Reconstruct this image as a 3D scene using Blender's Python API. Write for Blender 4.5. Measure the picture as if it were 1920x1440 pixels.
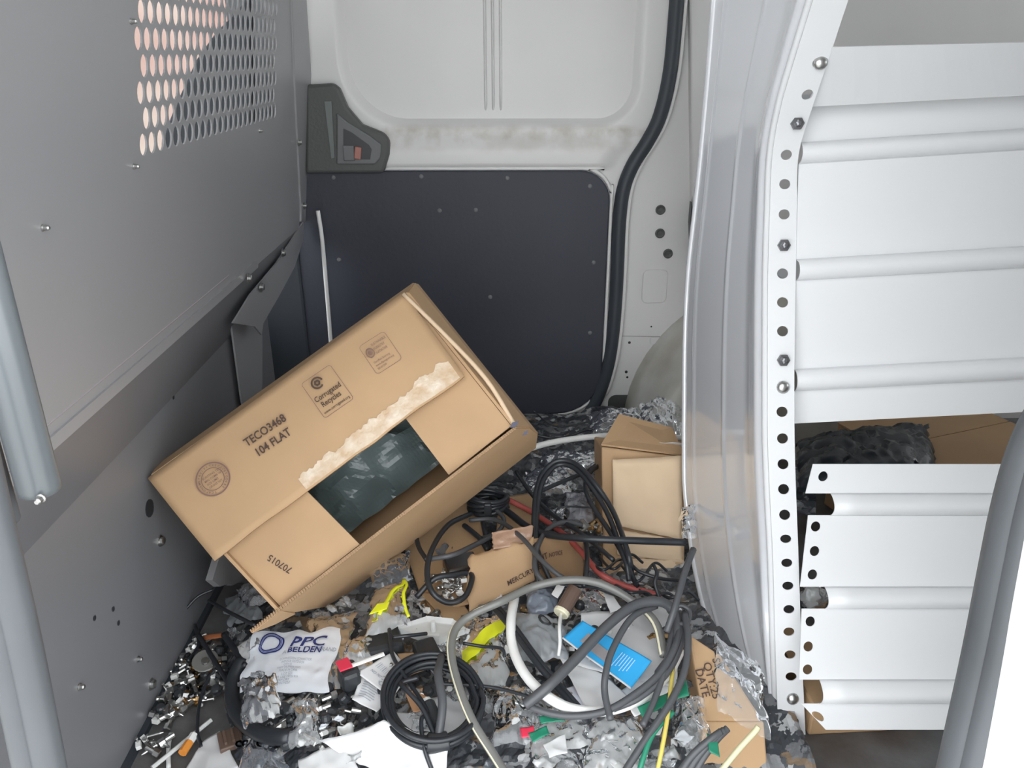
import bpy, bmesh, math, random
from mathutils import Vector, Matrix, noise

random.seed(7)
for o in list(bpy.data.objects):
    bpy.data.objects.remove(o, do_unlink=True)
SC = bpy.context.scene
COL = SC.collection

# ------------------------------------------------------------------ camera
FPX, HORIZON = 1480.0, 100.0
HC = 0.80
PITCH = math.atan((720 - HORIZON) / FPX)
YAW = math.atan(25 / FPX)
cam_d = bpy.data.cameras.new('camera')
cam_d.sensor_width = 36.0
cam_d.lens = FPX / 1920 * 36.0
cam_d.clip_start = 0.01
cam = bpy.data.objects.new('camera', cam_d)
COL.objects.link(cam)
cam.location = (0, 0, HC)
cam.rotation_euler = (math.pi / 2 - PITCH, 0, -YAW)
SC.camera = cam

# ------------------------------------------------------------------ world (overcast daylight) and exposure
world = bpy.data.worlds.new('overcast_sky')
SC.world = world
world.use_nodes = True
bg = world.node_tree.nodes['Background']
bg.inputs[0].default_value = (0.95, 0.98, 1.0, 1)
bg.inputs[1].default_value = 3.6
SC.view_settings.view_transform = 'Standard'
SC.view_settings.look = 'None'
SC.view_settings.exposure = 0.25
SC.view_settings.gamma = 1.0
SC.view_settings.use_curve_mapping = False

# ------------------------------------------------------------------ layout helpers: where a sight line meets a plane of the van
_c, _s = math.cos(PITCH), math.sin(PITCH)
_cy, _sy = math.cos(YAW), math.sin(YAW)
CAM = Vector((0, 0, HC))
def ray(x, y):
    u = (x - 960) / FPX; v = (720 - y) / FPX
    d = (u, _c + v * _s, -_s + v * _c)
    return Vector((d[0] * _cy + d[1] * _sy, -d[0] * _sy + d[1] * _cy, d[2]))
def atY(x, y, Y): d = ray(x, y); return CAM + d * (Y / d.y)
def atX(x, y, X): d = ray(x, y); return CAM + d * (X / d.x)
def atZ(x, y, Z): d = ray(x, y); return CAM + d * ((Z - HC) / d.z)
def atP(x, y, p, n): d = ray(x, y); return CAM + d * ((p - CAM).dot(n) / d.dot(n))
def V(*a): return Vector(a)
def lerp(a, b, t): return a + (b - a) * t
def sst(a, b, x):
    t = max(0.0, min(1.0, (x - a) / (b - a))); return t * t * (3 - 2 * t)
def interp(tab, x):
    if x <= tab[0][0]: return tab[0][1]
    for (x0, y0), (x1, y1) in zip(tab, tab[1:]):
        if x <= x1: return y0 + (y1 - y0) * (x - x0) / (x1 - x0)
    return tab[-1][1]

def interp_s(tab, x):
    """smooth curve through the table"""
    if x <= tab[0][0]: return tab[0][1]
    if x >= tab[-1][0]: return tab[-1][1]
    n = len(tab)
    def sl(i):
        a, b = max(0, i - 1), min(n - 1, i + 1); return (tab[b][1] - tab[a][1]) / (tab[b][0] - tab[a][0])
    for i in range(n - 1):
        (x0, y0), (x1, y1) = tab[i], tab[i + 1]
        if x <= x1:
            h = x1 - x0; t = (x - x0) / h; m0, m1 = sl(i) * h, sl(i + 1) * h
            return (2 * t**3 - 3 * t * t + 1) * y0 + (t**3 - 2 * t * t + t) * m0 + (3 * t * t - 2 * t**3) * y1 + (t**3 - t * t) * m1
# ------------------------------------------------------------------ materials
MATS = {}
def mat(name, color, rough=0.5, metal=0.0, alpha=1.0, var=0.0, vscale=6.0, var_col=None, bump=0.0, bscale=40.0, coat=0.0, spec=0.5, trans=0.0):
    if name in MATS: return MATS[name]
    m = bpy.data.materials.new(name); m.use_nodes = True
    nt = m.node_tree; b = nt.nodes['Principled BSDF']
    b.inputs['Base Color'].default_value = (*color, 1)
    b.inputs['Roughness'].default_value = rough
    b.inputs['Metallic'].default_value = metal
    b.inputs['Alpha'].default_value = alpha
    b.inputs['Coat Weight'].default_value = coat
    b.inputs['Specular IOR Level'].default_value = spec
    b.inputs['Transmission Weight'].default_value = trans
    tc = None
    if var > 0 or bump > 0:
        tc = nt.nodes.new('ShaderNodeTexCoord')
    if var > 0:
        n = nt.nodes.new('ShaderNodeTexNoise'); n.inputs['Scale'].default_value = vscale; n.inputs['Detail'].default_value = 5
        nt.links.new(tc.outputs['Object'], n.inputs['Vector'])
        r = nt.nodes.new('ShaderNodeValToRGB')
        r.color_ramp.elements[0].position = 0.35; r.color_ramp.elements[1].position = 0.68
        c2 = var_col or tuple(c * (1 - var) for c in color)
        r.color_ramp.elements[0].color = (*c2, 1); r.color_ramp.elements[1].color = (*color, 1)
        nt.links.new(n.outputs['Fac'], r.inputs['Fac']); nt.links.new(r.outputs['Color'], b.inputs['Base Color'])
    if bump > 0:
        n2 = nt.nodes.new('ShaderNodeTexNoise'); n2.inputs['Scale'].default_value = bscale; n2.inputs['Detail'].default_value = 4
        nt.links.new(tc.outputs['Object'], n2.inputs['Vector'])
        bp = nt.nodes.new('ShaderNodeBump'); bp.inputs['Strength'].default_value = bump; bp.inputs['Distance'].default_value = 0.004
        nt.links.new(n2.outputs['Fac'], bp.inputs['Height']); nt.links.new(bp.outputs['Normal'], b.inputs['Normal'])
    MATS[name] = m
    return m

def film_mat(name, color=(0.86, 0.88, 0.90), clear=0.86, rough=0.10):
    """thin clear plastic: mostly see-through, with glossy creases"""
    if name in MATS: return MATS[name]
    m = bpy.data.materials.new(name); m.use_nodes = True
    nt = m.node_tree; nt.nodes.clear()
    N = nt.nodes.new; Lk = nt.links.new
    out = N('ShaderNodeOutputMaterial'); tr = N('ShaderNodeBsdfTransparent'); b = N('ShaderNodeBsdfPrincipled')
    tr.inputs[0].default_value = (*[0.80 + 0.2 * c for c in color], 1)
    b.inputs['Base Color'].default_value = (*color, 1); b.inputs['Roughness'].default_value = rough
    b.inputs['Specular IOR Level'].default_value = 0.6
    gl = N('ShaderNodeBsdfGlossy'); gl.inputs['Roughness'].default_value = rough; gl.inputs[0].default_value = (.95, .97, 1, 1)
    lw = N('ShaderNodeLayerWeight'); lw.inputs['Blend'].default_value = 0.35
    mr = N('ShaderNodeMapRange'); mr.inputs['To Min'].default_value = 1 - clear; mr.inputs['To Max'].default_value = 0.62
    mix = N('ShaderNodeMixShader'); mix2 = N('ShaderNodeMixShader'); fr = N('ShaderNodeFresnel'); fr.inputs['IOR'].default_value = 1.45
    tc = N('ShaderNodeTexCoord'); n = N('ShaderNodeTexVoronoi'); n.feature = 'F1'; n.inputs['Scale'].default_value = 44
    n2 = N('ShaderNodeTexNoise'); n2.inputs['Scale'].default_value = 24; n2.inputs['Detail'].default_value = 4
    va = N('ShaderNodeVectorMath'); va.operation = 'MULTIPLY_ADD'; va.inputs[1].default_value = (.05, .05, .05)
    Lk(tc.outputs['Object'], n2.inputs['Vector']); Lk(n2.outputs['Color'], va.inputs[0]); Lk(tc.outputs['Object'], va.inputs[2]); Lk(va.outputs[0], n.inputs['Vector'])
    bp = N('ShaderNodeBump'); bp.inputs['Strength'].default_value = 0.28; bp.inputs['Distance'].default_value = 0.010
    Lk(n.outputs['Distance'], bp.inputs['Height'])
    for t in (b, gl): Lk(bp.outputs['Normal'], t.inputs['Normal'])
    Lk(lw.outputs['Facing'], mr.inputs['Value']); Lk(mr.outputs['Result'], mix.inputs['Fac'])
    Lk(tr.outputs[0], mix.inputs[1]); Lk(b.outputs[0], mix.inputs[2])
    Lk(fr.outputs[0], mix2.inputs['Fac']); Lk(mix.outputs[0], mix2.inputs[1]); Lk(gl.outputs[0], mix2.inputs[2])
    Lk(mix2.outputs[0], out.inputs[0])
    MATS[name] = m
    return m

M_WHITE = mat('van_white_paint', (0.77, 0.765, 0.755), 0.38, var=0.06, vscale=3)
M_DIRTY = mat('dusty_white_paint', (0.66, 0.66, 0.62), 0.6, var=0.2, vscale=9, var_col=(0.50, 0.47, 0.41))
M_BLACKTRIM = mat('black_trim_board', (0.042, 0.046, 0.064), 0.55, var=0.15, vscale=5, bump=0.1, bscale=120)
M_RUBBER = mat('black_rubber_seal', (0.035, 0.042, 0.052), 0.5)
M_GREYRUB = mat('grey_rubber_seal', (0.10, 0.108, 0.118), 0.42, var=0.25, vscale=7)
M_BULK = mat('grey_painted_steel', (0.30, 0.30, 0.31), 0.36, var=0.05, vscale=2.5, spec=0.6)
M_SLATE = mat('darker_slate_steel', (0.185, 0.187, 0.20), 0.4, var=0.05, vscale=2.5)  # lower and sloping bulkhead sheets, toned darker than the upper sheet
M_POST = mat('grey_powder_tube', (0.12, 0.135, 0.145), 0.3, spec=0.7)
M_FLOOR = mat('grey_floor_liner', (0.16, 0.165, 0.17), 0.55, var=0.35, vscale=14, var_col=(0.09, 0.08, 0.075), bump=0.3, bscale=60)
M_SHELF = mat('white_shelf_paint', (0.75, 0.76, 0.775), 0.33, var=0.03, vscale=2)
M_GLOSS = mat('glossy_shelf_paint', (0.70, 0.715, 0.75), 0.12, metal=0.12, var=0.04, vscale=5, coat=0.8)
M_STEEL = mat('zinc_steel', (0.52, 0.52, 0.51), 0.32, metal=1.0)
M_DKSTEEL = mat('dark_steel', (0.22, 0.22, 0.23), 0.35, metal=1.0)
M_HANDLE = mat('dark_grey_plastic', (0.085, 0.088, 0.085), 0.5, bump=0.15, bscale=200)
M_HANDLE2 = mat('mid_grey_plastic', (0.15, 0.155, 0.16), 0.45)
M_RED = mat('faded_red_plastic', (0.40, 0.17, 0.14), 0.5)
M_KRAFT = mat('kraft_cardboard', (0.50, 0.325, 0.18), 0.75, var=0.12, vscale=7, bump=0.12, bscale=30)
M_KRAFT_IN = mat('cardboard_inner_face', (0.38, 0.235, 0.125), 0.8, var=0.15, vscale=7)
M_KRAFT_PALE = mat('torn_pale_cardboard', (0.74, 0.56, 0.38), 0.8, var=0.10, vscale=10, bump=0.15, bscale=25)
M_CORR = mat('corrugated_edge', (0.34, 0.22, 0.13), 0.9)
M_INK = mat('dark_brown_ink', (0.075, 0.045, 0.035), 0.8)
M_INKP = mat('purple_brown_ink', (0.20, 0.115, 0.10), 0.8)
M_CABLE = mat('black_cable_jacket', (0.022, 0.025, 0.030), 0.32)
M_CABLEG = mat('charcoal_cable_jacket', (0.075, 0.078, 0.085), 0.4)
M_CABLEW = mat('white_cable_jacket', (0.82, 0.82, 0.80), 0.4)
M_CABLEC = mat('grey_cable_jacket', (0.17, 0.17, 0.16), 0.25)
M_CREAM = mat('cream_stripe', (0.74, 0.70, 0.52), 0.4)
M_REDC = mat('red_cable_jacket', (0.42, 0.085, 0.075), 0.45)
M_GREEN = mat('green_plastic', (0.02, 0.22, 0.13), 0.4)
M_YELLOWW = mat('yellow_wire', (0.65, 0.52, 0.12), 0.4)
M_PAPER = mat('white_paper', (0.68, 0.68, 0.685), 0.7, var=0.05, vscale=12)
M_POLYW = mat('white_poly_bag', (0.74, 0.77, 0.82), 0.28, bump=0.25, bscale=25)
M_NAVY = mat('navy_print', (0.022, 0.035, 0.16), 0.5)
M_GREYP = mat('grey_print', (0.33, 0.36, 0.42), 0.6)
M_BLUEC = mat('cyan_card', (0.035, 0.40, 0.80), 0.4)
M_TAUPE = mat('taupe_print', (0.30, 0.28, 0.29), 0.5)
M_NEON = mat('neon_yellow', (0.80, 0.85, 0.03), 0.4)
M_ORANGE = mat('orange_plastic', (0.75, 0.28, 0.05), 0.4)
M_REDT = mat('red_tape', (0.75, 0.04, 0.09), 0.4)
M_MILKY = mat('milky_plastic', (0.72, 0.73, 0.72), 0.35, alpha=0.9)
M_FILM = film_mat('clear_film')
M_FILM2 = film_mat('milky_film', (0.90, 0.91, 0.91), 0.68, 0.12)
M_FILMD = film_mat('smoky_film', (0.20, 0.22, 0.25), 0.6, 0.10)
M_DEBRIS = mat('mixed_dark_litter', (0.20, 0.21, 0.23), 0.35, bump=0.6, bscale=50)
_nt = M_DEBRIS.node_tree; _vo = _nt.nodes.new('ShaderNodeTexVoronoi'); _vo.inputs['Scale'].default_value = 60
_rp = _nt.nodes.new('ShaderNodeValToRGB'); _rp.color_ramp.interpolation = 'CONSTANT'
_sx = _nt.nodes.new('ShaderNodeSeparateColor'); _tc = [n for n in _nt.nodes if n.type == 'TEX_COORD'][0]
_n3 = _nt.nodes.new('ShaderNodeTexNoise'); _n3.inputs['Scale'].default_value = 38; _n3.inputs['Detail'].default_value = 4
_va = _nt.nodes.new('ShaderNodeVectorMath'); _va.operation = 'MULTIPLY_ADD'; _va.inputs[1].default_value = (.07, .07, .07)
_nt.links.new(_tc.outputs['Object'], _n3.inputs['Vector']); _nt.links.new(_n3.outputs['Color'], _va.inputs[0]); _nt.links.new(_tc.outputs['Object'], _va.inputs[2])
_nt.links.new(_va.outputs[0], _vo.inputs['Vector']); _nt.links.new(_vo.outputs['Color'], _sx.inputs[0]); _nt.links.new(_sx.outputs[0], _rp.inputs[0])
for _k, (_p, _cl) in enumerate(((0, (.045, .05, .058)), (.36, (.085, .09, .10)), (.62, (.15, .155, .165)), (.76, (.27, .275, .285)), (.89, (.19, .135, .09)), (.93, (.46, .47, .48)))):
    _el = _rp.color_ramp.elements[_k] if _k < 2 else _rp.color_ramp.elements.new(_p)
    _el.position = _p; _el.color = (*_cl, 1)
_nt.links.new(_rp.outputs[0], _nt.nodes['Principled BSDF'].inputs['Base Color'])
M_DARKP = mat('black_plastic', (0.03, 0.033, 0.037), 0.35)
M_BROWN = mat('brown_plastic', (0.13, 0.085, 0.065), 0.4)
M_SALMON = mat('salmon_render', (0.24, 0.135, 0.115), 0.85, var=0.35, vscale=1.6, var_col=(0.32, 0.27, 0.235))
M_SEAT = mat('dark_seat_fabric', (0.055, 0.062, 0.07), 0.8)
M_CABTRIM = mat('cab_grey_plastic', (0.20, 0.21, 0.22), 0.6)

# ------------------------------------------------------------------ object helpers
ORIG = {}
def props(o, label=None, cat=None, group=None, kind=None):
    if label: o['label'] = label
    if cat: o['category'] = cat
    if group: o['group'] = group
    if kind: o['kind'] = kind
    return o
def empty(name, loc, label=None, cat=None, group=None, kind=None):
    o = bpy.data.objects.new(name, None); COL.objects.link(o)
    o.location = loc; o.empty_display_size = 0.02
    ORIG[o.name] = Vector(loc)
    return props(o, label, cat, group, kind)
def obj(name, verts, faces, m, parent=None, smooth=False, solid=0.0, bevel=0.0, mats=None, fmi=None):
    """one mesh object from world-space points"""
    vs = [Vector(v) for v in verts]
    if parent is not None:
        org = ORIG[parent.name]
    else:
        org = Vector(((min(v.x for v in vs) + max(v.x for v in vs)) / 2, (min(v.y for v in vs) + max(v.y for v in vs)) / 2, min(v.z for v in vs)))
    me = bpy.data.meshes.new(name)
    me.from_pydata([v - org for v in vs], [], faces)
    for mm in (mats or [m]): me.materials.append(mm)
    if fmi:
        for p, i in zip(me.polygons, fmi): p.material_index = i
    if smooth:
        me.polygons.foreach_set('use_smooth', [True] * len(me.polygons))
    me.update()
    o = bpy.data.objects.new(name, me); COL.objects.link(o)
    if parent is not None: o.parent = parent
    else: o.location = org
    ORIG[o.name] = org
    if solid:
        md = o.modifiers.new('thickness', 'SOLIDIFY'); md.thickness = solid; md.offset = 0
    if bevel:
        md = o.modifiers.new('edge', 'BEVEL'); md.width = bevel; md.segments = 2; md.limit_method = 'ANGLE'
    return o
def merge(parts):
    vs, fs = [], []
    for v, f in parts:
        k = len(vs); vs += list(v); fs += [tuple(i + k for i in q) for q in f]
    return vs, fs
def box_g(c, sx, sy, sz, R=None):
    R = R or Matrix.Identity(3); c = Vector(c)
    vs = [c + R @ Vector((sx / 2 * a, sy / 2 * b, sz / 2 * d)) for d in (-1, 1) for b in (-1, 1) for a in (-1, 1)]
    return vs, [(0, 2, 3, 1), (4, 5, 7, 6), (0, 1, 5, 4), (2, 6, 7, 3), (0, 4, 6, 2), (1, 3, 7, 5)]
def frame_of(d):
    d = d.normalized(); a = Vector((0, 0, 1)) if abs(d.z) < 0.9 else Vector((1, 0, 0))
    x = d.cross(a).normalized(); return x, d.cross(x).normalized()
def lathe_g(p, d, prof, n=12):
    """profile [(r, h)] turned about the axis d from p; closed ends"""
    p = Vector(p); d = Vector(d).normalized(); x, y = frame_of(d)
    vs, fs = [], []
    for r, h in prof:
        for k in range(n):
            a = 2 * math.pi * k / n
            vs.append(p + d * h + (x * math.cos(a) + y * math.sin(a)) * r)
    for i in range(len(prof) - 1):
        for k in range(n):
            fs.append((i * n + k, i * n + (k + 1) % n, (i + 1) * n + (k + 1) % n, (i + 1) * n + k))
    fs.append(tuple(range(n - 1, -1, -1))); fs.append(tuple(range((len(prof) - 1) * n, len(prof) * n)))
    return vs, fs
def smooth_path(pts, sub=6):
    pts = [Vector(p) for p in pts]
    if len(pts) < 3: return pts
    P = [pts[0] * 2 - pts[1]] + pts + [pts[-1] * 2 - pts[-2]]
    out = []
    for i in range(1, len(P) - 2):
        a, b, c, d = P[i - 1], P[i], P[i + 1], P[i + 2]
        for k in range(sub):
            t = k / sub
            out.append(0.5 * ((2 * b) + (c - a) * t + (2 * a - 5 * b + 4 * c - d) * t * t + (3 * b - a - 3 * c + d) * t ** 3))
    out.append(pts[-1]); return out
def tube_g(pts, r, n=8, sub=6, flat=None):
    P = smooth_path(pts, sub); vs, fs = [], []
    x = None
    for i, p in enumerate(P):
        d = (P[min(i + 1, len(P) - 1)] - P[max(i - 1, 0)]).normalized()
        if x is None: x = frame_of(d)[0]
        x = (x - d * x.dot(d)).normalized(); y = d.cross(x)
        if flat:                      # oval section lying along `flat`
            x = (Vector(flat) - d * Vector(flat).dot(d)).normalized(); y = d.cross(x)
        for k in range(n):
            a = 2 * math.pi * k / n
            vs.append(p + x * (math.cos(a) * (r * (0.45 if flat else 1))) + y * (math.sin(a) * r))
    for i in range(len(P) - 1):
        for k in range(n):
            fs.append((i * n + k, i * n + (k + 1) % n, (i + 1) * n + (k + 1) % n, (i + 1) * n + k))
    fs.append(tuple(range(n - 1, -1, -1))); fs.append(tuple(range((len(P) - 1) * n, len(P) * n)))
    return vs, fs
def prism_g(poly, off):
    """polygon extruded by the vector off"""
    n = len(poly); poly = [Vector(p) for p in poly]; off = Vector(off)
    vs = poly + [p + off for p in poly]
    fs = [tuple(range(n - 1, -1, -1)), tuple(range(n, 2 * n))] + [(i, (i + 1) % n, n + (i + 1) % n, n + i) for i in range(n)]
    return vs, fs
def grid_g(F, nu, nv):
    vs = [F(i / nu, j / nv) for j in range(nv + 1) for i in range(nu + 1)]
    fs = [(j * (nu + 1) + i, j * (nu + 1) + i + 1, (j + 1) * (nu + 1) + i + 1, (j + 1) * (nu + 1) + i) for j in range(nv) for i in range(nu)]
    return vs, fs
def hole_cell(F, u0, u1, v0, v1, cu, cv, ru, rv, n=16):
    vs, fs = [], []
    for k in range(n):
        a = 2 * math.pi * k / n; c, s = math.cos(a), math.sin(a); m = max(abs(c), abs(s))
        vs.append(F(lerp(u0, u1, 0.5 + 0.5 * c / m), lerp(v0, v1, 0.5 + 0.5 * s / m)))
    for k in range(n):
        a = 2 * math.pi * k / n; vs.append(F(cu + ru * math.cos(a), cv + rv * math.sin(a)))
    for k in range(n): fs.append((k, (k + 1) % n, n + (k + 1) % n, n + k))
    return vs, fs
def ring_g(F, r0, r1, n=32):
    vs = [F(r * math.cos(2 * math.pi * k / n), r * math.sin(2 * math.pi * k / n)) for r in (r0, r1) for k in range(n)]
    return vs, [(k, (k + 1) % n, n + (k + 1) % n, n + k) for k in range(n)]

_textcache = {}
def text_mesh(body, bold=0.0, shear=0.0):
    key = (body, bold, shear)
    if key in _textcache: return _textcache[key]
    cu = bpy.data.curves.new('lettering', 'FONT'); cu.body = body; cu.size = 1.0; cu.offset = bold; cu.shear = shear
    cu.resolution_u = 3
    o = bpy.data.objects.new('lettering', cu); COL.objects.link(o)
    bpy.context.view_layer.update()
    me = o.evaluated_get(bpy.context.evaluated_depsgraph_get()).to_mesh()
    r = ([(v.co.x, v.co.y) for v in me.vertices], [tuple(p.vertices) for p in me.polygons])
    bpy.data.objects.remove(o, do_unlink=True); bpy.data.curves.remove(cu)
    _textcache[key] = r
    return r
def print_text(name, body, size, F, m, parent, bold=0.0, shear=0.0, x0=0.0, y0=0.0, sx=1.0):
    """lettering printed on a surface: F(x, y) gives the surface point"""
    v, f = text_mesh(body, bold, shear)
    if not v: return None
    return obj(name, [F(x0 + x * size * sx, y0 + y * size) for x, y in v], f, m, parent)
def plane_map(o, xd, yd, eps=0.0008):
    xd = Vector(xd).normalized(); yd = Vector(yd); yd = (yd - xd * yd.dot(xd)).normalized(); n = xd.cross(yd)
    if n.dot(CAM - Vector(o)) < 0: n = -n
    o = Vector(o) + n * eps
    return lambda x, y: o + xd * x + yd * y
def nz(p, s, seed=0.0): return noise.noise(Vector((p[0] * s + seed * 13.7, p[1] * s - seed * 5.1, p[2] * s + seed * 3.3 if len(p) > 2 else seed)))

# ================================================================== THE VAN SHELL
D = 1.66                                  # far side
XU, XL = -0.405, -0.46                    # upper and lower face of the bulkhead
ZF = 0.474                                # lower edge of the upper bulkhead sheet
YN = 0.36                                 # near body side with the door opening

# floor
v, f = box_g((0.80, 1.02, -0.03), 2.75, 1.34, 0.06)
props(obj('floor', v, f, M_FLOOR), 'grey van cargo floor under the litter', kind='structure')
# roof
v, f = box_g((0.35, 1.02, 1.28), 3.9, 1.5, 0.04)
props(obj('ceiling', v, f, M_WHITE), 'white painted van roof', kind='structure')
# far body side: pillar and rear quarter
bs = empty('wall_far', (0.5, D + 0.03, 0), 'white painted body side with pillar and rubber grommets', kind='structure')
def far(x, y, dY=0.0): return atY(x, y, D + dY)
v, f = box_g((0.95, D + 0.05, 0.6), 2.5, 0.06, 1.36)
obj('body_panel', v, f, M_WHITE, bs)
# step of the pillar towards the shelf
v, f = prism_g([far(1292, -120, -.0), far(1345, -120, -.03), far(1345, 640, -.03), far(1300, 640, 0)], (0, .03, 0))
obj('pillar_edge', v, f, M_WHITE, bs, bevel=.004)
for (x, y, r) in [(1238, 393, .0105), (1237, 437, .0105), (1252, 475, .0105)]:
    vv, ff = lathe_g(far(x, y, .022), (0, -1, 0), [(r, 0), (r, .004), (r * .8, .005), (r * .45, .0035), (.0005, .0035)], 16)
    obj('grommet', vv, ff, M_HANDLE, bs, smooth=False)
for (x, y, r) in [(1180, 642, .0032), (1234, 672, .0032), (1211, 684, .003), (1201, 694, .003), (1174, 697, .0035), (1176, 707, .0028), (1221, 612, .002)]:
    vv, ff = lathe_g(far(x, y, .021), (0, -1, 0), [(r, 0), (r, .0015), (r * .5, .0015)], 10)
    obj('drilled_hole', vv, ff, M_DARKP, bs)
# pressed relief plates and seams on the pillar
def rrect(cx, cy, w, h, r, n=5):
    out = []
    for qx, qy, a0 in ((1, 1, 0), (-1, 1, 90), (-1, -1, 180), (1, -1, 270)):
        for k in range(n + 1):
            a = math.radians(a0 + 90 * k / n)
            out.append((cx + qx * (w / 2 - r) + r * math.cos(a), cy + qy * (h / 2 - r) + r * math.sin(a)))
    return out
def far_plate(name, x0, y0, x1, y1, r, t, m, parent, dY=.02):
    a, b = far(x0, y1, dY), far(x1, y0, dY)
    poly = [V(px, D + dY, pz) for px, pz in rrect((a.x + b.x) / 2, (a.z + b.z) / 2, b.x - a.x, b.z - a.z, r)]
    v, f = prism_g(poly, (0, -t, 0))
    return obj(name, v, f, m, parent, bevel=min(t * .6, .003))
far_plate('pressed_plate', 1202, 505, 1253, 568, .012, .004, M_WHITE, bs)
far_plate('pressed_plate', 1218, 632, 1292, 645, .004, .003, M_WHITE, bs)
far_plate('access_hole', 1138, 740, 1194, 790, .018, .0015, M_HANDLE, bs)
v, f = tube_g([far(1160, 630, .02), far(1292, 632, .02)], .0008, 6); obj('panel_seam', v, f, M_TAUPE, bs)
v, f = prism_g([far(1300, 345, .0), far(1318, 320, .0), far(1322, 480, .0), far(1297, 490, .0), far(1294, 420, .0)], (0, .02, 0)); obj('pillar_slot', v, f, M_DARKP, bs)
# wheel housing behind the shelf
def wh(u, w):
    a = math.pi * u; r = .33 * (1 - .10 * w)
    c = V(0.62, 0, 0)
    return V(c.x - r * math.cos(a), D + .02 - .20 * min(1, w * 1.25), max(-.01, r * 1.02 * math.sin(a) * (1 - .12 * max(0, w - .8) / .2)))
v, f = grid_g(wh, 24, 8); n0 = len(v); v.append(V(.62, D - .18, 0)); f += [(8 * 25 + i, 8 * 25 + i + 1, n0) for i in range(24)]
props(obj('wheel_housing', v, f, M_DIRTY, smooth=True), 'dusty off-white wheel housing bulging from the far body side', kind='structure')

# ------------------------------------------------------------------ sliding door on the far side
dr = empty('door_1', (0, D, 0), 'white sliding door with black lower board and grey latch handle', kind='structure')
wa, wb = far(634, 238), far(1207, -200)
WX0, WX1, WZ0 = far(634, 120).x, far(1206, 120).x, far(900, 240).z
RB0, RB1, RBZ = far(902, 100).x, far(946, 100).x, far(920, 218).z
LZ0, LZ1 = far(900, 288).z, far(900, 246).z
def sd_round(x, z, x0, x1, z0, rl, rr):
    """signed distance (inside positive) of a panel with round lower corners and no top"""
    if x < x0 + rl and z < z0 + rl: return rl - math.hypot(x0 + rl - x, z0 + rl - z)
    if x > x1 - rr and z < z0 + rr: return rr - math.hypot(x - x1 + rr, z0 + rr - z)
    return min(x - x0, x1 - x, z - z0)
SEALP = [(1273, -60), (1268, 0), (1256, 130), (1237, 215), (1213, 265), (1186, 308), (1168, 355), (1160, 420), (1156, 520), (1150, 610), (1139, 685), (1118, 748), (1088, 792), (1045, 812), (990, 822)]
SEAL = smooth_path([far(x, y, -.002) for x, y in SEALP], 5)
def seal_x(z):
    best = None
    for a, b in zip(SEAL, SEAL[1:]):
        lo, hi = min(a.z, b.z), max(a.z, b.z)
        if lo <= z <= hi and hi > lo: best = a.x + (b.x - a.x) * (z - a.z) / (b.z - a.z); break
    return best if best is not None else (SEAL[0].x if z > SEAL[0].z else SEAL[-1].x)
def door_pt(u, w):
    z = lerp(-0.02, 1.15, w); x1 = seal_x(z); x = lerp(-0.47, x1, u)
    s = sd_round(x, z, WX0, WX1, WZ0, .13, .085)
    y = D + .024 * sst(0, .022, s)
    if s > .022:
        y += .004 * nz((x, z, 0), 2.2)
    y += .014 * sst(LZ1 + .004, LZ0, z) * sst(-.02, .03, x1 - .05 - x) * -1 * (1 - sst(LZ0 - .02, LZ0 - .035, z))
    return V(x, y, z)
v, f = grid_g(door_pt, 170, 230)
obj('door_panel', v, f, M_WHITE, dr, smooth=True)
# dirt settled on the ledge below the window recess, as part of the paint
M_DOOR = M_WHITE.copy(); M_DOOR.name = 'door_paint_with_dirt'
_t = M_DOOR.node_tree; _b = _t.nodes['Principled BSDF']; _src = _b.inputs['Base Color'].links[0].from_socket
_tc = _t.nodes.new('ShaderNodeTexCoord'); _sp = _t.nodes.new('ShaderNodeSeparateXYZ'); _t.links.new(_tc.outputs['Object'], _sp.inputs[0])
_rp = _t.nodes.new('ShaderNodeValToRGB'); _mp = _t.nodes.new('ShaderNodeMapRange')
_mp.inputs['From Min'].default_value = LZ0 - .03; _mp.inputs['From Max'].default_value = LZ1 + .03
_t.links.new(_sp.outputs['Z'], _mp.inputs['Value']); _t.links.new(_mp.outputs[0], _rp.inputs[0])
_e = _rp.color_ramp.elements; _e[0].position = .25; _e[0].color = (0, 0, 0, 1); _e[1].position = .85; _e[1].color = (0, 0, 0, 1)
_m = _e.new(.45); _m.color = (.45, .45, .45, 1); _m = _e.new(.72); _m.color = (1, 1, 1, 1)
_no = _t.nodes.new('ShaderNodeTexNoise'); _no.inputs['Scale'].default_value = 26; _no.inputs['Detail'].default_value = 8; _t.links.new(_tc.outputs['Object'], _no.inputs['Vector'])
_r2 = _t.nodes.new('ShaderNodeValToRGB'); _r2.color_ramp.elements[0].position = .38; _r2.color_ramp.elements[1].position = .66; _t.links.new(_no.outputs['Fac'], _r2.inputs[0])
_mu = _t.nodes.new('ShaderNodeMath'); _mu.operation = 'MULTIPLY'; _t.links.new(_rp.outputs[0], _mu.inputs[0]); _t.links.new(_r2.outputs[0], _mu.inputs[1])
_m3 = _t.nodes.new('ShaderNodeMath'); _m3.operation = 'MULTIPLY'; _m3.inputs[1].default_value = .75; _t.links.new(_mu.outputs[0], _m3.inputs[0])
_mx = _t.nodes.new('ShaderNodeMixRGB'); _mx.inputs[2].default_value = (.42, .38, .31, 1)
_t.links.new(_m3.outputs[0], _mx.inputs[0]); _t.links.new(_src, _mx.inputs[1]); _t.links.new(_mx.outputs[0], _b.inputs['Base Color'])
dr.children[0].data.materials[0] = M_DOOR
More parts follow.
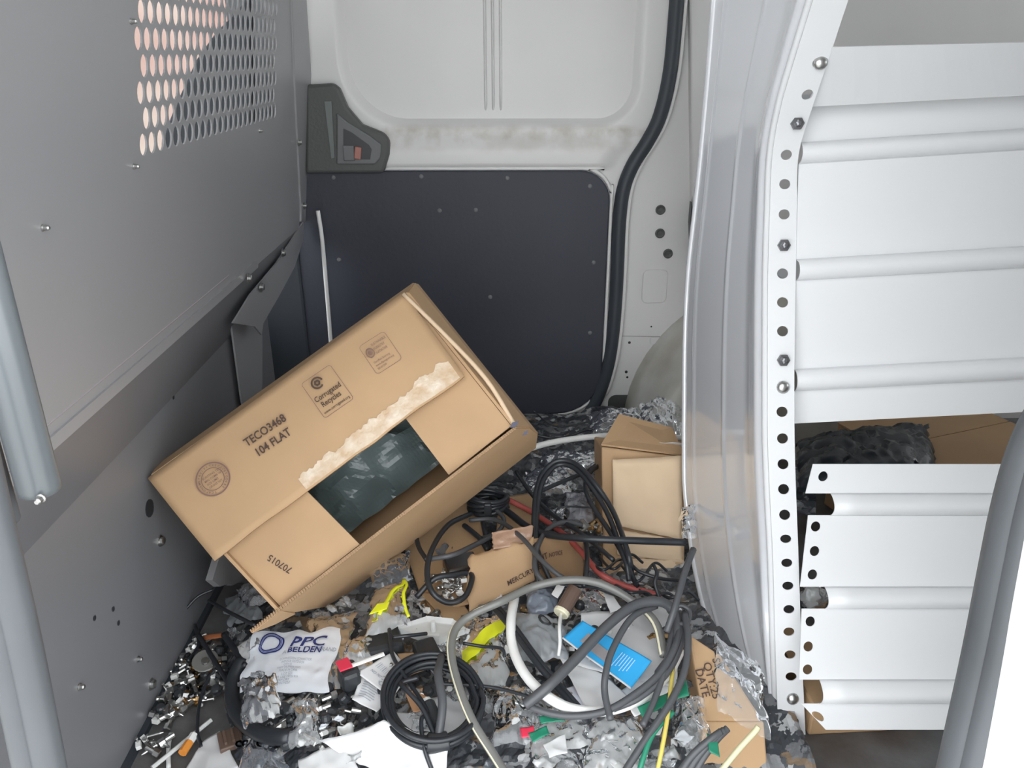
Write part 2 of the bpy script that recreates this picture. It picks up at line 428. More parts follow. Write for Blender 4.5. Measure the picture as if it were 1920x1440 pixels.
# ribbed stiffener in the middle of the window recess
def rib_pt(u, w):
    x = lerp(RB0, RB1, u); z = lerp(RBZ, 1.12, w); h = .003 + .011 * max(0.0, -math.cos(u * 6 * math.pi)) * sst(0, .02, z - RBZ)
    return V(x, D + .026 - h * (1 if 0 < u < 1 and w > 0 else 0), z)
v, f = grid_g(rib_pt, 60, 20); obj('ribbed_stiffener', v, f, M_WHITE, dr, smooth=True)
# black board
bx0, bx1 = -0.468, far(1137, 480).x
bz1, bz0 = far(1000, 319).z, far(1000, 772).z
pts = []
for cx, cz, r, a0 in ((bx1 - .062, bz1 - .062, .062, 0), (bx0 + .01, bz1 - .01, .01, 90), (bx0 + .01, bz0 + .01, .01, 180), (bx1 - .10, bz0 + .10, .10, 270)):
    for k in range(9):
        a = math.radians(a0 + 90 * k / 8); pts.append(V(cx + r * math.cos(a), D - .004, cz + r * math.sin(a)))
v, f = prism_g(pts, (0, -.009, 0)); board = obj('black_board', v, f, M_BLACKTRIM, dr, bevel=.003)
rim = [p + V(0, -.001, 0) for p in pts[-9:]] + [p + V(0, -.001, 0) for p in pts[:10]]
rim = [V(p.x + .004 * (1 if p.x > -.5 else 0), p.y - .002, p.z + (.004 if p.z > .3 else -.003)) for p in rim]
v, f = tube_g(rim, .0038, 8, 2); obj('board_edge_lip', v, f, M_WHITE, dr, smooth=True)
for x, y in [(790, 331), (951, 334), (1106, 349), (1113, 492), (1106, 624), (919, 557), (636, 487), (625, 333), (824, 395), (892, 394)]:
    vv, ff = lathe_g(far(x, y, -.013), (0, -1, 0), [(.0048, 0), (.0042, .0015), (.002, .0022), (.0004, .0022)], 10)
    obj('trim_clip', vv, ff, M_HANDLE2, board)
# seal
v, f = tube_g([p + V(.0, -.006, 0) for p in SEAL], .0145, 12, 1); obj('door_seal', v, f, M_RUBBER, dr, smooth=True)
v, f = tube_g([p + V(.017, -.001, 0) for p in SEAL[:-16]], .005, 8, 1); obj('seal_flange', v, f, M_WHITE, dr, smooth=True)
# latch handle
hp = [(590, 158), (628, 155), (640, 165), (655, 200), (682, 232), (722, 248), (733, 262), (732, 288), (722, 322), (578, 322), (578, 158)]
v, f = prism_g([far(x, y, -.004) for x, y in hp], (0, -.026, 0)); hd = obj('latch_handle', v, f, M_HANDLE, dr, bevel=.006)
hp2 = [(628, 215), (648, 232), (690, 258), (712, 275), (710, 300), (700, 312), (628, 312)]
v, f = prism_g([atY(x + 4, y - 4, D - .03) for x, y in hp2], (0, -.006, 0)); obj('handle_surround', v, f, M_HANDLE2, hd, bevel=.003)
hp3 = [(640, 245), (655, 252), (688, 276), (693, 284), (690, 303), (640, 303)]
v, f = prism_g([atY(x + 4, y - 4, D - .0365) for x, y in hp3], (0, -.001, 0)); obj('handle_pocket', v, f, M_DARKP, hd)
v, f = box_g(atY(654, 287, D - .038), .022, .006, .030); obj('latch_lever', v, f, M_HANDLE2, hd, bevel=.002)
v, f = box_g(atY(671, 287, D - .039), .013, .008, .024, Matrix.Rotation(.15, 3, 'Y')); obj('latch_catch', v, f, M_RED, hd, bevel=.002)
v, f = prism_g([atY(609, 190, D - .03), atY(622, 190, D - .03), atY(628, 295, D - .03), atY(622, 297, D - .03)], (0, -.004, 0)); obj('handle_insert', v, f, mat('pale_grey_green', (.16, .18, .175), .5), hd)
# white hanging cable at the door front edge
v, f = tube_g([atY(596, 395, 1.60), atY(604, 450, 1.60), atY(612, 540, 1.60), atY(620, 640, 1.60), atY(628, 760, 1.58)], .0042, 8)
props(obj('hanging_white_cable', v, f, M_CABLEW, smooth=True), 'thin white cable hanging in front of the black door board', 'cable')
# dark pillar between bulkhead and door
v, f = box_g((-.545, 1.652, .26), .25, .02, .56)
props(obj('trim_1', v, f, M_RUBBER, bevel=.006), 'dark rubber covered pillar between bulkhead and sliding door', kind='structure')

# ================================================================== BULKHEAD
bk = empty('bulkhead_partition', (XL, 1.0, 0), 'grey steel bulkhead with perforated viewing mesh between cab and cargo bay', 'partition')
LEAN = .13
UN = V(1, 0, -LEAN).normalized()
def BU(a, z): return V(XU + (z - ZF) * LEAN, a, z)
def atU(x, y, off=0.0): return atP(x, y, V(XU, 0, ZF) + UN * off, UN)
Y0b, Y1b = 0.40, 1.605
rowh = (atU(260, 72).z - atU(263, 272).z) / 4; pitch = atU(277, 72).y - atU(259.5, 72).y
my0 = atU(250, 100).y; ncol = 24
my1 = my0 + ncol * pitch
mz0 = atU(263, 272).z - rowh / 2; nrow = 10
mz1 = mz0 + nrow * rowh
cells = []
for r in range(nrow):
    z0 = mz0 + r * rowh; off = (pitch / 2) if r % 2 else 0.0
    if off: cells.append(([BU(my0, z0), BU(my0 + off, z0), BU(my0 + off, z0 + rowh), BU(my0, z0 + rowh)], [(0, 1, 2, 3)]))
    n = ncol - (1 if off else 0)
    for c in range(n):
        a = my0 + off + c * pitch
        cells.append(hole_cell(BU, a, a + pitch, z0, z0 + rowh, a + pitch / 2, z0 + rowh / 2, pitch * .41, rowh * .45, 16))
    if off: cells.append(([BU(my1 - off, z0), BU(my1, z0), BU(my1, z0 + rowh), BU(my1 - off, z0 + rowh)], [(0, 1, 2, 3)]))
for a0, a1, z0, z1 in ((Y0b, my0, ZF, 1.25), (my1, Y1b, ZF, 1.25), (my0, my1, ZF, mz0), (my0, my1, mz1, 1.25)):
    cells.append(([BU(a0, z0), BU(a1, z0), BU(a1, z1), BU(a0, z1)], [(0, 1, 2, 3)]))
v, f = merge(cells)
up = obj('upper_sheet', v, f, M_BULK, bk, solid=.002)
# folded lower lip of the upper sheet
v, f = prism_g([BU(Y0b, ZF + .010) + UN * .003, BU(Y0b, ZF - .004) + UN * .003, BU(Y0b, ZF - .004) - UN * .012, BU(Y0b, ZF + .010) - UN * .003], (0, 1.30 - Y0b, 0)); obj('folded_lip', v, f, M_BULK, bk)
v, f = tube_g([BU(Y0b, ZF + .022) + UN * .0005, BU(1.15, ZF + .022) + UN * .0005], .0012, 6); obj('sheet_seam', v, f, M_TAUPE, bk)
# sloping sheet and lower sheet
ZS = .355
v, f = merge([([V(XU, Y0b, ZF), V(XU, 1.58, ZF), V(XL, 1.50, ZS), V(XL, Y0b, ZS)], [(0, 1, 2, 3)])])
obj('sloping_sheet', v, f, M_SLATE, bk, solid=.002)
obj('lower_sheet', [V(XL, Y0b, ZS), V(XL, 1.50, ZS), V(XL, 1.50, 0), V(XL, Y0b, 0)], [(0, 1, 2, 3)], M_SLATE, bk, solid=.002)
v, f = box_g((XL + .004, .95, .004), .010, 1.1, .008); obj('floor_strip', v, f, M_RUBBER, bk)
# end post
post = [atU(572, -60, .004), atU(585, 150, .004), atU(604, 398, .004), atU(588, 416, .004), atU(566, 416, .004), atU(553, 150, .004), atU(545, -60, .004)]
v, f = prism_g(post, (-.05, 0, 0)); obj('end_post', v, f, M_BULK, bk, bevel=.003)
br1 = [(570, 415), (568, 452), (553, 500), (523, 556), (494, 606), (491, 628), (478, 612), (437, 606), (470, 552), (520, 492)]
v, f = prism_g([atU(x, y, .004) for x, y in br1], (-.003, 0, 0)); b1 = obj('corner_gusset', v, f, M_BULK, bk)
br2 = [(434, 606), (482, 607), (492, 630), (492, 715), (488, 790), (462, 800), (452, 740)]
v, f = prism_g([atX(x, y, XL + .012) for x, y in br2], (-.003, 0, 0)); obj('gusset_leg', v, f, M_BULK, bk)
def bolt(p, d, parent, r=.006, m=None, name='bolt', hexa=False):
    v, f = lathe_g(p, d, [(r, 0), (r, .0012), (r * .72, .0018), (r * .72, .005), (r * .45, .0062), (r * .1, .0062)], 6 if hexa else 12)
    return obj(name, v, f, m or M_STEEL, parent)
for x, y in [(530, 474), (466, 522), (489, 538)]: bolt(atU(x, y, .007), (1, 0, 0), bk, .0085)
for x, y in [(560, 267), (570, 386), (590, 268)]: bolt(atU(x, y, .005), (1, 0, 0), bk, .0065)
for x, y in [(250, 312), (486, 245), (245, 40), (79, 427)]: bolt(atU(x, y, .001), (1, 0, 0), bk, .003, name='rivet')
for x, y in [(300, 1014), (258, 1236), (283, 1283), (148, 1288)]: bolt(atX(x, y, XL + .001), (1, 0, 0), bk, .008 if x in (300, 283) else .004)
for x, y in [(177, 1159), (212, 1142), (222, 1168), (325, 745)]:
    v, f = lathe_g(atX(x, y, XL + .0012), (1, 0, 0), [(.0032, 0), (.0032, .0006), (.001, .0006)], 8); obj('bolt_hole', v, f, M_DARKP, bk)
v, f = lathe_g(atX(280, 953, XL + .0012), (1, 0, 0), [(.012, 0), (.012, .0008), (.001, .0008)], 14); obj('rubber_plug', v, f, M_DARKP, bk)

# ------------------------------------------------------------------ door opening on the near side
nw = empty('wall_near', (0, YN, 0), 'white outer body around the open side door', kind='structure')
v, f = box_g((-.80, YN - .02, .55), .86, .05, 1.5); obj('front_pillar', v, f, M_WHITE, nw)
v, f = box_g((1.40, YN - .02, .55), 2.04, .05, 1.5); obj('rear_quarter', v, f, M_WHITE, nw)
v, f = box_g((0, YN - .02, 1.23), .9, .05, .10); obj('door_header', v, f, M_WHITE, nw)
def ry(pts, Y): return [atY(x, y, Y) for x, y in pts]
# left seal: two grey rubber beads down the front pillar
v, f = tube_g(ry([(-65, 760), (-18, 960), (40, 1200), (97, 1470), (135, 1640)], YN), .010, 12); s1 = obj('pillar_seal', v, f, M_GREYRUB, nw, smooth=True)
v, f = tube_g(ry([(-103, 760), (-51, 980), (2, 1200), (58, 1470), (96, 1640)], YN - .004), .008, 12); obj('seal_bead', v, f, M_GREYRUB, s1, smooth=True)
# right seal curving round the rear corner of the opening
rs = [(2040, 690), (1965, 780), (1925, 860), (1895, 960), (1868, 1080), (1838, 1220), (1805, 1360), (1770, 1500), (1730, 1640)]
v, f = tube_g([atY(x + 28, y, YN + .02) for x, y in rs], .0175, 12); s2 = obj('rear_seal', v, f, M_GREYRUB, nw, smooth=True)
v, f = tube_g([atY(x + 50, y, YN + .008) for x, y in rs], .012, 12); obj('seal_bead', v, f, M_GREYRUB, s2, smooth=True)
v, f = tube_g([atY(x + 120, y, YN + .0) for x, y in rs], .024, 12); obj('opening_edge', v, f, M_WHITE, nw, smooth=True)
# grab pole by the front pillar
gp = empty('grab_pole', atY(76, 935, .44), 'smooth grey round pole hanging by the front edge of the door opening', 'pole')
p0, p1 = atY(76, 925, .44), atY(76, 925, .44) + V(0, 0, .62)
v, f = lathe_g(p0, (0, 0, 1), [(.0085, 0), (.0122, .002), (.0126, .006), (.0126, .62)], 24); obj('tube', v, f, M_POST, gp, smooth=False)
for pp in gp.children[0].data.polygons: pp.use_smooth = len(pp.vertices) == 4
v, f = box_g(p0 + V(-.022, -.004, .16), .012, .012, .36); obj('backing_strip', v, f, M_GREYRUB, gp, bevel=.003)
bolt(p0 + V(.008, -.012, .004), (0, -1, 0), gp, .003); 

# ------------------------------------------------------------------ cab behind the mesh
v, f = box_g((-1.5, 1.0, -.10), 2.1, 1.4, .04); props(obj('floor', v, f, M_CABTRIM), 'dark cab floor ahead of the bulkhead', kind='structure')
cw = empty('wall_cab', (-1.4, D, 0), 'grey plastic cab side with open window', kind='structure')
v, f = box_g((-1.35, D + .02, .15), 1.4, .06, .70); obj('cab_door_trim', v, f, M_CABTRIM, cw)
v, f = box_g((-.465, D + .02, .9), .09, .06, 1.0); obj('belt_pillar', v, f, M_CABTRIM, cw)
st = empty('passenger_seat', (-.60, 1.50, -.08), 'dark fabric passenger seat seen through the bulkhead mesh', 'seat')
sp = [(303, 262), (330, 195), (368, 112), (405, 60), (445, 20), (458, 0), (466, -50), (472, 300), (300, 310)]
v, f = prism_g([atY(x, y, 1.48) for x, y in sp], (-.02, .10, 0)); obj('backrest', v, f, M_SEAT, st, bevel=.015)
v, f = box_g((-.78, 1.40, .12), .44, .40, .34); obj('seat_cushion', v, f, M_SEAT, st, bevel=.03)
v, f = box_g((-3.0, 5.2, .9), 9, .3, 3.4); props(obj('wall_outside', v, f, M_SALMON), 'salmon and cream rendered wall outside the cab window', kind='structure')
v, f = box_g((0, 0, -.62), 14, 14, .04); props(obj('ground', v, f, mat('pale_concrete', (.50, .49, .47), .9, var=.12, vscale=8)), 'pale concrete yard beneath the van', kind='structure')

# rear of the van
v, f = box_g((2.2, 1.02, .36), .05, 1.4, .86); props(obj('wall_back', v, f, M_WHITE), 'white lower half of the rear doors behind the shelving', kind='structure')

# ================================================================== SHELVING UNIT
sh = empty('shelving_unit', (.40, .80, 0), 'white steel van shelving with perforated end upright and ribbed back panels', 'shelving')
YF = [(-60, .85), (0, .865), (150, .90), (290, .93), (400, .93), (700, .87), (1000, .81), (1400, .745), (1500, .73)]
YI = [(-60, 1.10), (0, 1.10), (300, 1.15), (500, 1.17), (700, 1.15), (850, 1.12), (950, 1.08), (1050, 1.02), (1130, .945), (1200, .885), (1270, .83), (1330, .785), (1370, .76), (1400, .748)]
XI = [(-60, 1346), (0, 1340), (150, 1328), (300, 1314), (400, 1303), (500, 1292), (600, 1286), (700, 1284), (900, 1284), (950, 1288), (1050, 1301), (1130, 1318), (1200, 1340), (1270, 1372), (1330, 1415), (1370, 1442), (1400, 1455)]
XFL = [(-60, 1545), (0, 1528), (100, 1497), (200, 1468), (290, 1452), (400, 1447), (500, 1444), (700, 1443), (850, 1444), (1050, 1453), (1200, 1457), (1400, 1464)]
XFR = [(-60, 1612), (0, 1590), (100, 1557), (200, 1523), (290, 1497), (400, 1494), (500, 1492), (700, 1489), (850, 1490), (1050, 1497), (1200, 1502), (1400, 1511)]
def face_pt(y, t):
    """t 0 at the inner edge, 1 at the bend beside the flange"""
    a = atY(interp_s(XI, y), y, interp_s(YI, y)); b = atY(interp_s(XFL, y), y, interp_s(YF, y) + .012)
    p = a.lerp(b, t)
    return p
ys = list(range(-60, 1401, 20))
def face(u, w):
    y = lerp(-60, 1400, w)
    p = face_pt(y, u)
    cr = interp_s([(-60, .55), (0, .55), (400, .52), (1100, .5), (1400, .5)], y)
    # two pressed creases run down the face
    for c0 in (.14, cr + .02):
        p = p + V(-.0016 * math.exp(-((u - c0) / .014) ** 2), 0, 0)
    # soft roll near the bend
    p = p + V(-.012 * sst(.75, 1.0, u) * (1 - sst(.93, 1, u)), 0, 0)
    return p
v, f = grid_g(face, 70, 73); obj('end_panel', v, f, M_GLOSS, sh, smooth=True, solid=.0015)
# returned inner edge
ved = [face_pt(y, 0.0) for y in range(-60, 1330, 40)]
v, f = tube_g(ved, .0045, 8, 2); obj('inner_edge_roll', v, f, M_GLOSS, sh, smooth=True)
# perforated flange
HOLES = [(1538, 117), (1514, 177), (1494, 232), (1474, 290), (1471, 345), (1470, 402), (1469, 460), (1467, 513), (1467, 567), (1467, 621), (1468, 675), (1468, 726), (1466, 772), (1467, 822), (1468, 870), (1469, 917), (1471, 965), (1473, 1010), (1475, 1055), (1477, 1098), (1479, 1142), (1479, 1184), (1481, 1227), (1483, 1268), (1486, 1310), (1487, 1352), (1488, 1391)]
def fl(s, y):
    x = lerp(interp_s(XFL, y) - 4, interp_s(XFR, y), s)
    return atY(x, y, interp_s(YF, y))
parts = []
cuts = [-60] + [60] + [(a[1] + b[1]) / 2 for a, b in zip(HOLES, HOLES[1:])] + [1404]
parts.append(grid_g(lambda u, w: fl(u, lerp(-60, 60, w)), 2, 4))
for (hx, hy), y0, y1 in zip(HOLES, cuts[1:], cuts[2:]):
    xl, xr = interp_s(XFL, hy) - 4, interp_s(XFR, hy)
    parts.append(hole_cell(fl, 0, 1, y0, y1, min(.72, max(.3, (hx - xl) / (xr - xl))), hy, 10.5 / (xr - xl), 9.8 if hy < 1000 else 8.0, 16))
v, f = merge(parts); obj('perforated_flange', v, f, M_SHELF, sh, solid=.0015)
# rolled bend between flange and face
v, f = tube_g([atY(interp_s(XFL, y) - 4, y, interp_s(YF, y) + .013) for y in range(-60, 1400, 40)], .007, 10, 2); obj('rounded_bend', v, f, M_SHELF, sh, smooth=True)
fwd = (0, -1, .25)
for x, y, k in [(1538, 117, 0), (1494, 232, 1), (1469, 460, 1), (1468, 675, 1), (1468, 726, 0), (1486, 1310, 0)]:
    p = atY(x, y, interp_s(YF, y) - .001)
    if k: v, f = lathe_g(p, fwd, [(.0075, 0), (.0075, .004), (.004, .004), (.004, .009), (.002, .0095)], 6); obj('hex_nut', v, f, M_DKSTEEL, sh)
    else: v, f = lathe_g(p, fwd, [(.0078, 0), (.0075, .002), (.004, .0045), (.001, .005)], 14); obj('bolt_head', v, f, M_STEEL, sh, smooth=True)
# foot
v, f = prism_g([atY(1438, 1395, .745), atY(1512, 1395, .745), atY(1535, 1445, .735), atY(1560, 1520, .725), atY(1445, 1520, .72)], (0, .04, -.01)); obj('foot_bracket', v, f, M_SHELF, sh, bevel=.003)

def ribbed(name, edge_l, edge_r, ribs, Yl, Yr, parent, wav=0.0, m=None):
    """sheet between a left and a right edge ([(x, y)] top to bottom) with half-round ribs at the given fractions"""
    ts = sorted(set([0.0, 1.0] + [r + d for r, h in ribs for d in [h * k / 8 for k in range(-8, 9)]]))
    def L(t): n = len(edge_l) - 1; k = min(int(t * n), n - 1); q = t * n - k; return (lerp(edge_l[k][0], edge_l[k + 1][0], q), lerp(edge_l[k][1], edge_l[k + 1][1], q))
    vs, fs = [], []; nu = 12
    for t in ts:
        bump = 0
        for r, h in ribs:
            q = (t - r) / h
            if abs(q) < 1: bump = .0125 * math.sqrt(max(0, 1 - q * q))
        (xl, yl) = (lerp(edge_l[0][0], edge_l[1][0], t), lerp(edge_l[0][1], edge_l[1][1], t))
        (xr, yr) = (lerp(edge_r[0][0], edge_r[1][0], t), lerp(edge_r[0][1], edge_r[1][1], t))
        a = atY(xl, yl, lerp(Yl[0], Yl[1], t)); b = atY(xr, yr, lerp(Yr[0], Yr[1], t))
        for i in range(nu + 1):
            p = a.lerp(b, i / nu)
            vs.append(p + V(0, -bump, bump * .25))
    for j in range(len(ts) - 1):
        for i in range(nu): fs.append((j * (nu + 1) + i, j * (nu + 1) + i + 1, (j + 1) * (nu + 1) + i + 1, (j + 1) * (nu + 1) + i))
    return obj(name, vs, fs, m or M_SHELF, parent, solid=.0012, smooth=False)
# top rail sheet, standing proud and bent at its end
ribbed('top_rail', [(1560, 88), (1512, 200)], [(2050, 76), (2050, 172)], [], (.885, .925), (.90, .92), sh)
up1 = ribbed('upper_back_panel', [(1500, 178), (1486, 794)], [(2080, 140), (2080, 764)], [(.178, .032), (.533, .032), (.868, .033)], (.955, .875), (.955, .875), sh)
for pp in up1.data.polygons: pp.use_smooth = False
# lower, loosened back panel with notched edge: built from bands so the notches are real
yy0, yy1 = 870, 1368
def lowp(x, y): return atY(x, y, lerp(.835, .70, (y - yy0) / (yy1 - yy0)))
lo = empty('loose_back_panel', lowp(1640, 1368), 'white ribbed steel panel hanging loose with a notched, perforated edge', 'panel')
bands = [(870, 925, [(1543, 893)], 1524, 1510), (966, 1100, [(1529, 987), (1527, 1033), (1523, 1077)], 1515, 1500), (1141, 1274, [(1519, 1165), (1515, 1212), (1513, 1255)], 1503, 1498), (1319, 1368, [(1516, 1343)], 1502, 1548)]
parts = []
XE = 1990
for y0, y1, hs, xa, xb in bands:
    cut = [y0] + [(hs[k][1] + hs[k + 1][1]) / 2 for k in range(len(hs) - 1)] + [y1]
    for (hx, hy), a, b in zip(hs, cut, cut[1:]):
        def F(u, w, y0=y0, y1=y1, xa=xa, xb=xb): return lowp(lerp(lerp(xa, xb, (w - y0) / (y1 - y0)), 1568, u), w)
        xl = lerp(xa, xb, (hy - y0) / (y1 - y0))
        parts.append(hole_cell(F, 0, 1, a, b, max(.22, (hx - xl) / (1568 - xl)), hy, 9 / (1568 - xl), 9.5, 16))
    parts.append(grid_g(lambda u, w, y0=y0, y1=y1: lowp(lerp(1568, XE, u), lerp(y0, y1, w)), 6, 2))
v, f = merge(parts); obj('flat_sheet', v, f, M_SHELF, lo, solid=.0012)
for y0, y1, xs in [(925, 966, 1557), (1100, 1141, 1546), (1274, 1319, 1536)]:
    def rb(u, w, y0=y0, y1=y1, xs=xs):
        p = lowp(lerp(xs, XE, u), lerp(y0, y1, w)); h = .0115 * math.sin(math.pi * w) ** .7
        return p + V(0, -h, h * .3)
    v, f = grid_g(rb, 10, 12); obj('rib', v, f, M_SHELF, lo, solid=.0012, smooth=True)
# shelf trays inside the unit
for zt in (.50,):
    v, f = box_g((.95, 1.06, zt), 1.1, .30, .012); obj('shelf_tray', v, f, M_SHELF, sh, bevel=.002)
    v, f = box_g((.95, 1.205, zt + .03), 1.1, .006, .07); obj('tray_front', v, f, M_SHELF, sh)

# things stored behind the panels
def carton(name, c, sx, sy, sz, rz, label, m=M_KRAFT, cat='box', tilt=(0, 0), group=None):
    R = Matrix.Rotation(rz, 3, 'Z') @ Matrix.Rotation(tilt[0], 3, 'X') @ Matrix.Rotation(tilt[1], 3, 'Y')
    e = empty(name, c, label, cat, group)
    v, f = box_g(Vector(c) + R @ V(0, 0, sz / 2), sx, sy, sz, R); obj('body', v, f, m, e, bevel=.003)
    for s in (-1, 1):
        v, f = box_g(Vector(c) + R @ V(0, s * sy * .252, sz + .002), sx, sy * .494, .003, R); obj('flap', v, f, m, e)
    return e, R
carton('stored_carton', (.80, 1.25, 0.0), .30, .22, .17, .35, 'brown carton lying behind the gap in the shelf panels', tilt=(.0, .0))
e_, R_ = carton('stored_carton', (.46, .82, 0.0), .15, .14, .05, .05, 'brown carton with faded lettering on the floor under the loose shelf panel')
for k, tx in enumerate(('SV', 'QTY', 'DATE')):
    print_text('lettering', tx, .022, plane_map(V(.445 + .024 * k, .79, .0562), (0, -1, 0), (1, 0, 0)), M_INK, e_)

# ================================================================== LITTER HEIGHT
def H(x, y):
    h = .055 + .02 * nz((x, y, 0), 5, 1) + .012 * nz((x, y, 0), 13, 2)
    h *= sst(-.455, -.33, x + .10 * sst(.95, .65, y) * -1)          # bare floor by the near end of the bulkhead
    h *= .55 + .45 * sst(.60, .85, y)
    return max(.002, h)
def G(x, y, off=0.0):
    z = .05
    for _ in range(4):
        p = atZ(x, y, z); z = H(p.x, p.y) + off
    return atZ(x, y, z)
def mound(u, w):
    x = lerp(-.44, .37, u); y = lerp(.44, 1.64, w)
    cr = .008 * abs(nz((x, y, 0), 26, 3)) + .007 * abs(nz((x, y, 0), 60, 4))
    return V(x, y, H(x, y) - .012 + cr * (1 if H(x, y) > .02 else 0))
v, f = grid_g(mound, 190, 220)
props(obj('litter_bed', v, f, M_DEBRIS), 'dense bed of dark scraps and film covering the van floor', 'litter', kind='stuff')

# ================================================================== THE LARGE CARTON
nA, nB, nE, nF = (278, 897), (765, 550), (975, 795), (480, 1175)
K = 1.02
kA, kB, kE, kF = [CAM + ray(*p) * (s * K) for p, s in ((nA, 1.0), (nB, 1.066), (nE, 1.022), (nF, .956))]
ux = (kB - kA).normalized(); uy = (kF - kA); uy = (uy - ux * uy.dot(ux)).normalized(); un = ux.cross(uy)
if un.dot(CAM - kA) > 0: un = -un           # into the box
LW, LH = (kB - kA).length, (kF - kA).length
cb = empty('large_carton', kF + un * .18, 'large open brown carton printed TECO3468 tilted against the bulkhead', 'box')
def bp(a, b, d=0.0): return kA + ux * a + uy * b + un * d      # a along the long edge, b down, d into the box
DEP = .21
ring = lambda d, o: [bp(-o[3], -o[0], d), bp(LW + o[1], -o[0], d), bp(LW + o[1], LH + o[2], d), bp(-o[3], LH + o[2], d)]
rings = [ring(0, (0, 0, 0, 0)), ring(.05, (.026, .022, .004, 0)), ring(.12, (.048, .036, .008, -.01)), ring(DEP, (.045, .034, .012, -.02))]
A1 = .040
for _r in rings: _r[3] = _r[3] + ux * A1; _r[0] = _r[0] + ux * .006
def wallface(i, name, m):
    vs, fs = [], []
    for r in rings: vs += [r[i], r[(i + 1) % 4]]
    for k in range(len(rings) - 1): fs.append((2 * k, 2 * k + 1, 2 * k + 3, 2 * k + 2))
    return obj(name, vs, fs, m, cb, solid=.004)
wallface(0, 'back_wall', M_KRAFT); wallface(1, 'side_wall', M_KRAFT); wf = wallface(2, 'front_wall', M_KRAFT); wallface(3, 'side_wall', M_KRAFT)
obj('base', rings[-1], [(0, 1, 2, 3)], M_KRAFT_IN, cb, solid=.004)
v, f = prism_g([bp(A1 + .002, LH - .001, 0), bp(0, LH, 0), bp(A1 * .5, LH + .004, .035), bp(A1 + .002, LH + .006, .06)], uy * .0035); obj('torn_corner', v, f, M_KRAFT, cb)
# corrugated torn edge along the front wall
vs, fs = [], []; nf = 120
for k in range(nf):
    t0, t1 = k / nf, (k + .52) / nf
    j = .0016 * nz((k * .37, 0, 0), 1.0, 5)
    q, g = box_g(bp(LW * (t0 + t1) / 2, LH + .0005, -.001 + j), LW * (t1 - t0), .0042, .0022, Matrix((ux, uy, un)).transposed())
    n0 = len(vs); vs += q; fs += [tuple(i + n0 for i in ff) for ff in g]
obj('corrugated_edge', vs, fs, M_CORR, cb)
# upper long flap, slightly lifted, edge worn
def pl(x, y, lift): return atP(x, y, kA - un * lift, un)
def pix_quad(P, lift):
    return [pl(*p, lift=l) for p, l in zip(P, lift)]
fq = pix_quad([(278, 897), (757, 549), (870, 705), (402, 1050)], (0, 0, .010, .010))
def flap(u, w):
    p = fq[0].lerp(fq[1], u).lerp(fq[3].lerp(fq[2], u), w)
    edge = .0028 * nz((u * 9, 3.3, 0), 1.0, 8) * sst(.9, 1, w)
    return p + uy * edge + un * (-.003 * math.sin(math.pi * w) * (.5 + nz((u * 3, w, 0), 1, 2)))
v, f = grid_g(flap, 40, 14); fl_ = obj('long_flap', v, f, M_KRAFT, cb, smooth=True, solid=.004)
# torn tape along the free edge of the flap
M_TAPE = mat('torn_paper_tape', (.74, .64, .52), .3, var=.3, vscale=45, var_col=(.56, .39, .24), bump=.4, bscale=90)
def tape(u, w):
    t = lerp(.86 - .08 * u, .985, w) - (.05 * nz((u * 14, 1, 0), 1, 3) + .03 * nz((u * 50, 1, 0), 1, 4)) * (1 - w)
    q = flap(lerp(.36, .985, u), t); return q - un * .0028
v, f = grid_g(tape, 90, 5); obj('tape_strip', v, f, M_TAPE, fl_, smooth=True)
v, f = tube_g([bp(LW * .985, -.002, -.003), bp(LW + .004, LH * .35, -.002), bp(LW + .010, LH * .68, 0), bp(LW + .002, LH - .004, .002)], .0032, 6); obj('crushed_corner_edge', v, f, M_KRAFT_PALE, cb, smooth=True)
# end flaps
lq = [bp(.022, LH * .42, .010), bp(.146, LH * .42, .004), bp(.166, LH * .985, .006), bp(A1 + .003, LH * .985, .012)]
v, f = grid_g(lambda u, w: lq[0].lerp(lq[1], u).lerp(lq[3].lerp(lq[2], u), w), 6, 6); ef = obj('end_flap', v, f, M_KRAFT, cb, solid=.004)
rq = [bp(LW - .106, LH * .30, .008), bp(LW - .002, LH * .05, .004), bp(LW - .002, LH * .975, .006), bp(LW - .106, LH * .975, .014)]
v, f = grid_g(lambda u, w: rq[0].lerp(rq[1], u).lerp(rq[3].lerp(rq[2], u), w), 6, 6); obj('end_flap', v, f, M_KRAFT, cb, solid=.004)
# torn dark spots at the corner of the front edge
for x, y, r in [(964, 796, .006), (985, 812, .004)]:
    q = pl(x, y, .006); v, f = prism_g([q + ux * r * 1.3, q - uy * r * .6, q - ux * r * 1.2, q + uy * r * .7], -un * .0006); obj('torn_patch', v, f, mat('blue_black_tape', (.06, .06, .10), .4), cb)
# crumpled grey bag inside the carton
def inbag(u, w):
    a, b = lerp(.12, LW - .08, u), lerp(.03, LH - .05, w)
    return bp(a, b, .15 - .05 * math.sin(math.pi * u) * math.sin(math.pi * w) + .03 * abs(nz((a, b, 0), 22, 3)))
v, f = grid_g(inbag, 40, 26); props(obj('crumpled_bag', v, f, mat('grey_green_film', (.13, .165, .165), .25, bump=.4, bscale=60)), 'crumpled grey plastic film inside the large open carton', 'bag')
